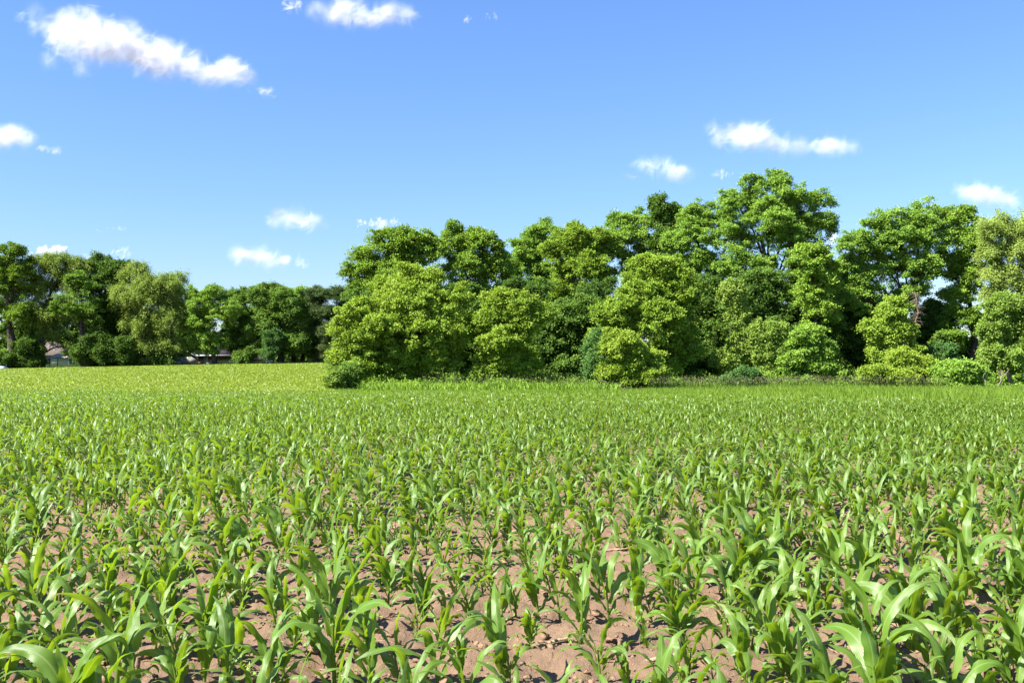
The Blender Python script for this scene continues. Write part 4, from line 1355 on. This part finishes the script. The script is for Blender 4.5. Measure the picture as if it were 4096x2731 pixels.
# white house with brown gable
d = 163
xa, xg, xb = X(690, d), X(784, d), X(912, d)
gm = float(height(X(800, d), d)) - 0.1
g = zpx(1458, d)
h2 = thing('house', 'white house with brown upper boards, pale door and dark roof behind the two-trunked tree', 'house', (X(800, d), d + 4, min(g, gm)))
O = np.array(h2.location)
gl = min(g, gm)
zb, ze, zr = zpx(1436, d), zpx(1416, d), zpx(1380, d)
mb = MB()
mb.box((xg, d + 1.2, gl), (xb, d + 9, zb))
mb.box((xa, d, gl), (xg - 0.004, d + 9, zpx(1427, d)))
mb.build('wall', M['white'], h2, off=O)
mb = MB()
mb.box((xg, d + 1.24, zb + 0.004), (xb, d + 9, ze))
xm = (xa + xg) / 2
zg0, zg1 = zpx(1427, d) + 0.004, zpx(1400, d)
mb.add([(xa + 0.1, d + 0.03, zg0), (xg - 0.1, d + 0.03, zg0), (xm, d + 0.03, zg1), (xa + 0.1, d + 0.2, zg0), (xg - 0.1, d + 0.2, zg0), (xm, d + 0.2, zg1)], [[0, 1, 2], [5, 4, 3]])
mb.build('board_panel', M['brown'], h2, off=O)
mb = MB()
# main roof slopes back, gable roof over the projecting part
mb.quad((xg - 3, d + 0.6, ze - 0.1), (xb + 0.5, d + 0.6, ze - 0.1), (xb + 0.5, d + 5.2, zr), (xg - 3, d + 5.2, zr), 0.15)
mb.quad((xb + 0.5, d + 9.6, ze - 0.1), (xg - 3, d + 9.6, ze - 0.1), (xg - 3, d + 5.2, zr), (xb + 0.5, d + 5.2, zr), 0.15)
zl = zpx(1427, d) - 0.1
mb.quad((xg + 0.45, d - 0.3, zl), (xg + 0.45, d + 6, zl), (xm, d + 6, zg1 + 0.2), (xm, d - 0.3, zg1 + 0.2), 0.14)
mb.quad((xa - 0.45, d + 6, zl), (xa - 0.45, d - 0.3, zl), (xm, d - 0.3, zg1 + 0.2), (xm, d + 6, zg1 + 0.2), 0.14)
rf = mb.build('roof', M['roof_dark'], h2, off=O)
mb = MB()
mb.box((xg - 0.4, d + 0.52, ze - 0.32), (xb + 0.5, d + 0.59, ze - 0.12))
for (p, q) in (((xg + 0.45, zl), (xm, zg1 + 0.2)), ((xa - 0.45, zl), (xm, zg1 + 0.2))):
    a, b = np.array([p[0], d - 0.36, p[1]]), np.array([q[0], d - 0.36, q[1]])
    dn = np.array([0, 0, -0.17])
    if p[0] > q[0]:
        mb.quad(a + dn, a, b, b + dn, 0.05)
    else:
        mb.quad(b + dn, b, a, a + dn, 0.05)
mb.build('fascia', M['bluewhite'], rf, off=O)
mb = MB()
mb.box((X(805, d), d + 1.13, gl), (X(823, d), d + 1.195, zpx(1421, d)))
dr = mb.build('door', M['bluewhite'], h2, off=O)
mb = MB()
mb.tube([(X(820, d), d + 1.12, gl + 1.0), (X(820, d), d + 1.05, gl + 1.0)], 0.03, 8)
mb.build('handle', M['greywood'], dr, off=O)

# lit end wall of a small outbuilding left of the white house
d = 158
g = float(height(X(690, d), d)) - 0.1
sh = thing('outbuilding', 'small pale outbuilding catching sun left of the white house', 'outbuilding', (X(692, d), d + 1.2, g))
O = np.array(sh.location)
mb = MB()
x0, x1, zt = X(680, d), X(706, d), zpx(1442, d)
mb.box((x0, d, g), (x1, d + 2.4, zt), 0.5)
mb.build('wall', M['white'], sh, off=O)
mb = MB()
mb.box((x0 - 0.12, d - 0.12, zt + 0.004), (x1 + 0.12, d + 2.52, zt + 0.1), 0.5, ((x0 + x1) / 2, d + 1.2, zt))
mb.build('roof', M['roof_dark'], sh, off=O)

# long cream shed
d = 172
x0, x1 = X(945, d), X(1062, d)
g = float(height(X(1000, d), d)) - 0.2
sd_ = thing('shed', 'long low cream shed partly hidden behind the dark trees', 'shed', (X(1005, d), d + 2.5, g))
O = np.array(sd_.location)
mb = MB()
zt = zpx(1437, d)
mb.box((x0, d, g), (x1, d + 5, zt))
mb.build('wall', M['cream'], sd_, off=O)
mb = MB()
mb.quad((x0 - 0.3, d - 0.35, zt + 0.01), (x1 + 0.3, d - 0.35, zt + 0.01), (x1 + 0.3, d + 2.5, zt + 1.1), (x0 - 0.3, d + 2.5, zt + 1.1), 0.12)
mb.quad((x1 + 0.3, d + 5.35, zt + 0.01), (x0 - 0.3, d + 5.35, zt + 0.01), (x0 - 0.3, d + 2.5, zt + 1.1), (x1 + 0.3, d + 2.5, zt + 1.1), 0.12)
mb.build('roof', M['roof_dark'], sd_, off=O)

# blue and silver cover over a rounded heap, left edge
d = 148
cpt = P(4, 1478, d)
g = float(height(cpt[0], d))
mb = MB()
nu, nv_ = 28, 14
U_, V_ = np.meshgrid(np.linspace(0, 2 * PI, nu, endpoint=False), np.linspace(0, PI / 2, nv_))
fold = 1 + 0.07 * np.sin(U_ * 7 + 1.3) * np.cos(V_) ** 2 + 0.05 * np.sin(U_ * 3)
rr = np.cos(V_) ** 0.6 * fold
tv = np.stack([1.05 * rr * np.cos(U_), 1.0 * rr * np.sin(U_), (zpx(1463, d) - g) * np.sin(V_) ** 0.8], -1).reshape(-1, 3)
ii = np.arange(nv_ - 1)[:, None] * nu
jj = np.arange(nu)[None]
kk = (jj + 1) % nu
mb.add(tv, np.stack([ii + jj, ii + kk, ii + nu + kk, ii + nu + jj], -1).reshape(-1, 4))
tp = mb.build('tarp_cover', M['tarp'], None, True)
tp.location = (cpt[0], d, g)
tag(tp, 'rounded blue and silver tarp cover at the left edge beyond the field', 'tarp')

# grey wooden frame beside it
def frame_table(label, d, pxa, pxb, pyt, mat, dep=1.0):
    x0, x1 = X(pxa, d), X(pxb, d)
    g = float(height((x0 + x1) / 2, d))
    zt = zpx(pyt, d)
    o = thing('wooden_table', label, 'table', ((x0 + x1) / 2, d + dep / 2, g))
    O = np.array(o.location)
    mb = MB()
    for k in range(5):
        yy = d + dep * k / 5
        mb.box((x0, yy, zt - 0.09), (x1, yy + dep / 5 - 0.02, zt))
    mb.build('table_top', mat, o, off=O)
    for xx in (x0 + 0.1, x1 - 0.1):
        for yy in (d + 0.08, d + dep - 0.1):
            mb = MB()
            mb.box((xx - 0.08, yy - 0.07, g - 0.05), (xx + 0.08, yy + 0.07, zt - 0.094))
            mb.build('leg', mat, o, off=O)


frame_table('grey weathered wooden table right of the tarp cover', 149, 86, 123, 1464, M['greywood'])
frame_table('dark wooden table under the pine trees', 151.5, 1248, 1282, 1439, M['darkjunk'])

# stacked firewood between tarp and table
d = 149.5
g = float(height(X(55, d), d))
mb = MB()
r = np.random.default_rng(5)
for k in range(46):
    xx = X(55, d) + r.uniform(-0.75, 0.75)
    zz = g + 0.1 + r.uniform(0, 0.62) * (1 - abs(xx - X(55, d)) / 1.1)
    L = r.uniform(0.35, 0.6)
    mb.tube([(xx, d - L / 2, zz), (xx + r.normal(0, 0.1), d + L / 2, zz + r.normal(0, 0.05))], r.uniform(0.06, 0.11), 7)
o = mb.build('firewood_pile', M['darkjunk'], None, off=(X(55, d), d, g))
o.location = (X(55, d), d, g)
tag(o, 'dark heap of firewood between the tarp cover and the grey table', 'firewood')

# small boxes against the white house
for (pa, pb, pt, mat, lab) in ((792, 804, 1446, 'redwood', 'reddish brown wooden crate against the white house left of its door'),
                               (826, 838, 1450, 'cream', 'small pale crate against the white house right of its door')):
    d = 162.5
    x0, x1 = X(pa, d), X(pb, d)
    g = float(height(x0, d))
    zt = max(zpx(pt, d), g + 0.4)
    o = thing('crate', lab, 'crate', ((x0 + x1) / 2, d + 0.25, g))
    O = np.array(o.location)
    for k in range(4):
        mb = MB()
        za = g + (zt - g) * k / 4
        zb_ = g + (zt - g) * (k + 1) / 4 - 0.025
        mb.box((x0, d, za), (x1, d + 0.5, zb_))
        mb.build('slat', M[mat], o, off=O)


# ------------------------------------------------------------------ clouds
def cloud(label, d, lobes, seed=0, alpha=0.145, layers=13.5, puff=50, wisp=0.0):
    """lobes: (px, py, rx, ry, weight); a heap of soft puffs of vapour filling real volume"""
    r = np.random.default_rng(2000 + seed)
    m = d / F
    cen = np.mean([P(l[0], l[1], d) for l in lobes], axis=0)
    VV, UV, TT = [], [], []
    for l in lobes:
        px, py, rx, ry = l[:4]
        wgt = l[4] if len(l) > 4 else 1.0
        c = P(px, py, d)
        n = int(layers * wgt * PI * rx * ry / (PI * puff * puff * 0.30))
        n = max(n, 10)
        u = unit(n, r)
        rad = r.random(n) ** (1 / 2.6)
        bul = fbm(u * 2.2 + seed * 3.7 + px * 0.013, 3, seed)
        q = u * (rad * (1 + 0.55 * bul))[:, None]
        p = c + q * np.array([rx, max(ry, 0.40 * rx), ry]) * m * 1.1
        sz = puff * m * (1.3 - 0.65 * rad) * min(1.0, 0.42 + ry / 45.0) * r.uniform(0.7, 1.4, n)
        al = alpha * np.clip(1.25 - 0.8 * rad ** 2, 0.15, 1) * r.uniform(0.6, 1.2, n) * min(1, 0.5 + 0.5 * wgt)
        gp = fbm((p - cen) / (95.0 * m) + seed * 1.7, 2, 7 + seed)
        kp = gp > -0.40 + 0.25 * wisp
        p, sz, al = p[kp], sz[kp], al[kp]
        n = len(p)
        a = unit(n, r)
        b = np.cross(a, unit(n, r))
        b /= np.linalg.norm(b, axis=1)[:, None]
        sx = sz[:, None] * (1 + 0.8 * wisp)
        VV.append(np.stack([p - a * sx - b * sz[:, None], p + a * sx - b * sz[:, None], p + a * sx + b * sz[:, None], p - a * sx + b * sz[:, None]], 1).reshape(-1, 3))
        UV.append(np.tile(np.array([[0, 0], [1, 0], [1, 1], [0, 1]], float), (n, 1)))
        TT.append(np.repeat(np.clip(al, 0, 0.95), 4))
    V = np.concatenate(VV)
    me = mesh_np('cloud', (V - cen) / m, np.arange(len(V)).reshape(-1, 4), M['cloud'], np.concatenate(UV), np.concatenate(TT))
    o = link('cloud', me)
    o.location = tuple(cen)
    o.scale = (m, m, m)
    tag(o, label, 'cloud', 'clouds')


cloud('largest white cloud, a long heap sloping down to the right in the upper left sky', 3800,
      [(250, 120, 75, 62), (340, 105, 95, 75), (300, 170, 110, 60), (420, 160, 120, 85), (505, 150, 80, 75), (560, 215, 90, 70), (640, 215, 95, 70), (620, 260, 110, 55), (720, 255, 90, 60),
       (800, 285, 95, 52), (870, 295, 85, 48), (945, 290, 65, 55), (985, 300, 30, 40, .7), (335, 255, 42, 48, .5), (200, 235, 22, 30, .25), (110, 60, 40, 42, .3), (150, 95, 45, 40, .4), (450, 205, 150, 60)], 1)
cloud('thin curved wisp trailing off the right end of the largest cloud', 3800, [(1045, 365, 45, 14, .35), (1095, 370, 38, 16, .35), (1128, 398, 14, 22, .2), (1115, 384, 20, 12, .3), (1070, 366, 34, 14, .4)], 2, 0.26, 22, 34, 0.0)
cloud('flat-bottomed white cloud cut by the top edge of the photo', 4200, [(1310, 55, 65, 32), (1390, 35, 85, 42), (1480, 60, 95, 40), (1560, 50, 70, 36), (1620, 65, 45, 26, .7), (1440, 85, 120, 24, .8), (1270, 30, 40, 24, .5)], 3)
cloud('faint vertical wisp left of the top-edge cloud', 4200, [(1160, 30, 28, 42, .35), (1165, 75, 16, 28, .25), (1190, 20, 20, 24, .25)], 4, 0.32, 6, 18, 0.7)
cloud('tiny faint pair of wisps right of the top-edge cloud', 4200, [(1865, 76, 24, 12, .3), (1970, 60, 40, 16, .15)], 5, 0.28, 6, 15, 0.8)
cloud('white cloud cut by the left edge of the photo', 4800, [(20, 545, 70, 30), (80, 545, 50, 26), (110, 555, 38, 24, .8), (50, 548, 50, 24), (-40, 540, 60, 36)], 6)
cloud('thin tail wisp below the cloud at the left edge', 4800, [(165, 590, 35, 12, .3), (195, 595, 36, 12, .3), (225, 602, 28, 13, .3)], 7, 0.22, 20, 32, 0.0)
cloud('long white cloud above the tallest tree', 5200, [(2930, 545, 75, 48), (3000, 540, 75, 52), (3070, 570, 80, 42), (3160, 588, 90, 28, .8), (3250, 590, 90, 24, .8), (3330, 580, 70, 34), (3400, 590, 55, 22, .7), (2870, 520, 45, 22, .4)], 8)
cloud('small white cloud left of the long cloud above the trees', 5600, [(2620, 665, 50, 30), (2680, 685, 60, 28), (2740, 700, 45, 18, .6), (2560, 650, 35, 16, .3), (2530, 705, 35, 9, .2)], 9)
cloud('faint puff between the small cloud and the long cloud', 5600, [(2895, 698, 42, 20, .4)], 10, 0.28, 6, 18, 0.4)
cloud('white cloud near the right edge above the round-topped trees', 6000, [(3900, 775, 65, 30), (3970, 780, 75, 34), (4040, 795, 50, 28, .8), (3840, 755, 30, 18, .35)], 11)
cloud('white flat cloud over the left end of the wood', 6400, [(1120, 870, 48, 26), (1180, 880, 65, 32), (1250, 895, 60, 32), (1300, 915, 30, 18, .6)], 12)
cloud('small pale cloud just right of the flat cloud over the wood', 6400, [(1460, 892, 45, 16, .6), (1530, 895, 55, 22, .7), (1580, 890, 22, 18, .5)], 13, 0.36, 7, 18)
cloud('low bright long cloud just above the far trees', 8200, [(960, 1025, 38, 26), (1030, 1030, 60, 26), (1090, 1035, 55, 24), (1160, 1045, 55, 18), (1210, 1055, 35, 12, .7)], 14)
cloud('low small cloud between the leftmost tree tops', 8200, [(190, 1005, 55, 20), (235, 1000, 38, 22, .8), (140, 1015, 30, 14, .5)], 15, 0.4, 8, 18)
cloud('low tiny puff left of the faint wisp above the dark dense tree', 8200, [(355, 1025, 30, 12, .5)], 16, 0.3, 6, 22, 0.3)
cloud('low faint wisp above the dark dense tree', 8200, [(500, 1015, 45, 22, .4), (475, 1005, 24, 14, .3)], 21, 0.3, 6, 22, 0.4)
cloud('faint patch of mist high above the far trees', 8200, [(420, 920, 35, 10, .2), (480, 915, 30, 9, .2)], 17, 0.22, 5, 16, 0.6)
cloud('faint cloud in the gap right of the tallest tree', 6800, [(3330, 955, 26, 30, .5)], 18, 0.32, 7, 18, 0.3)
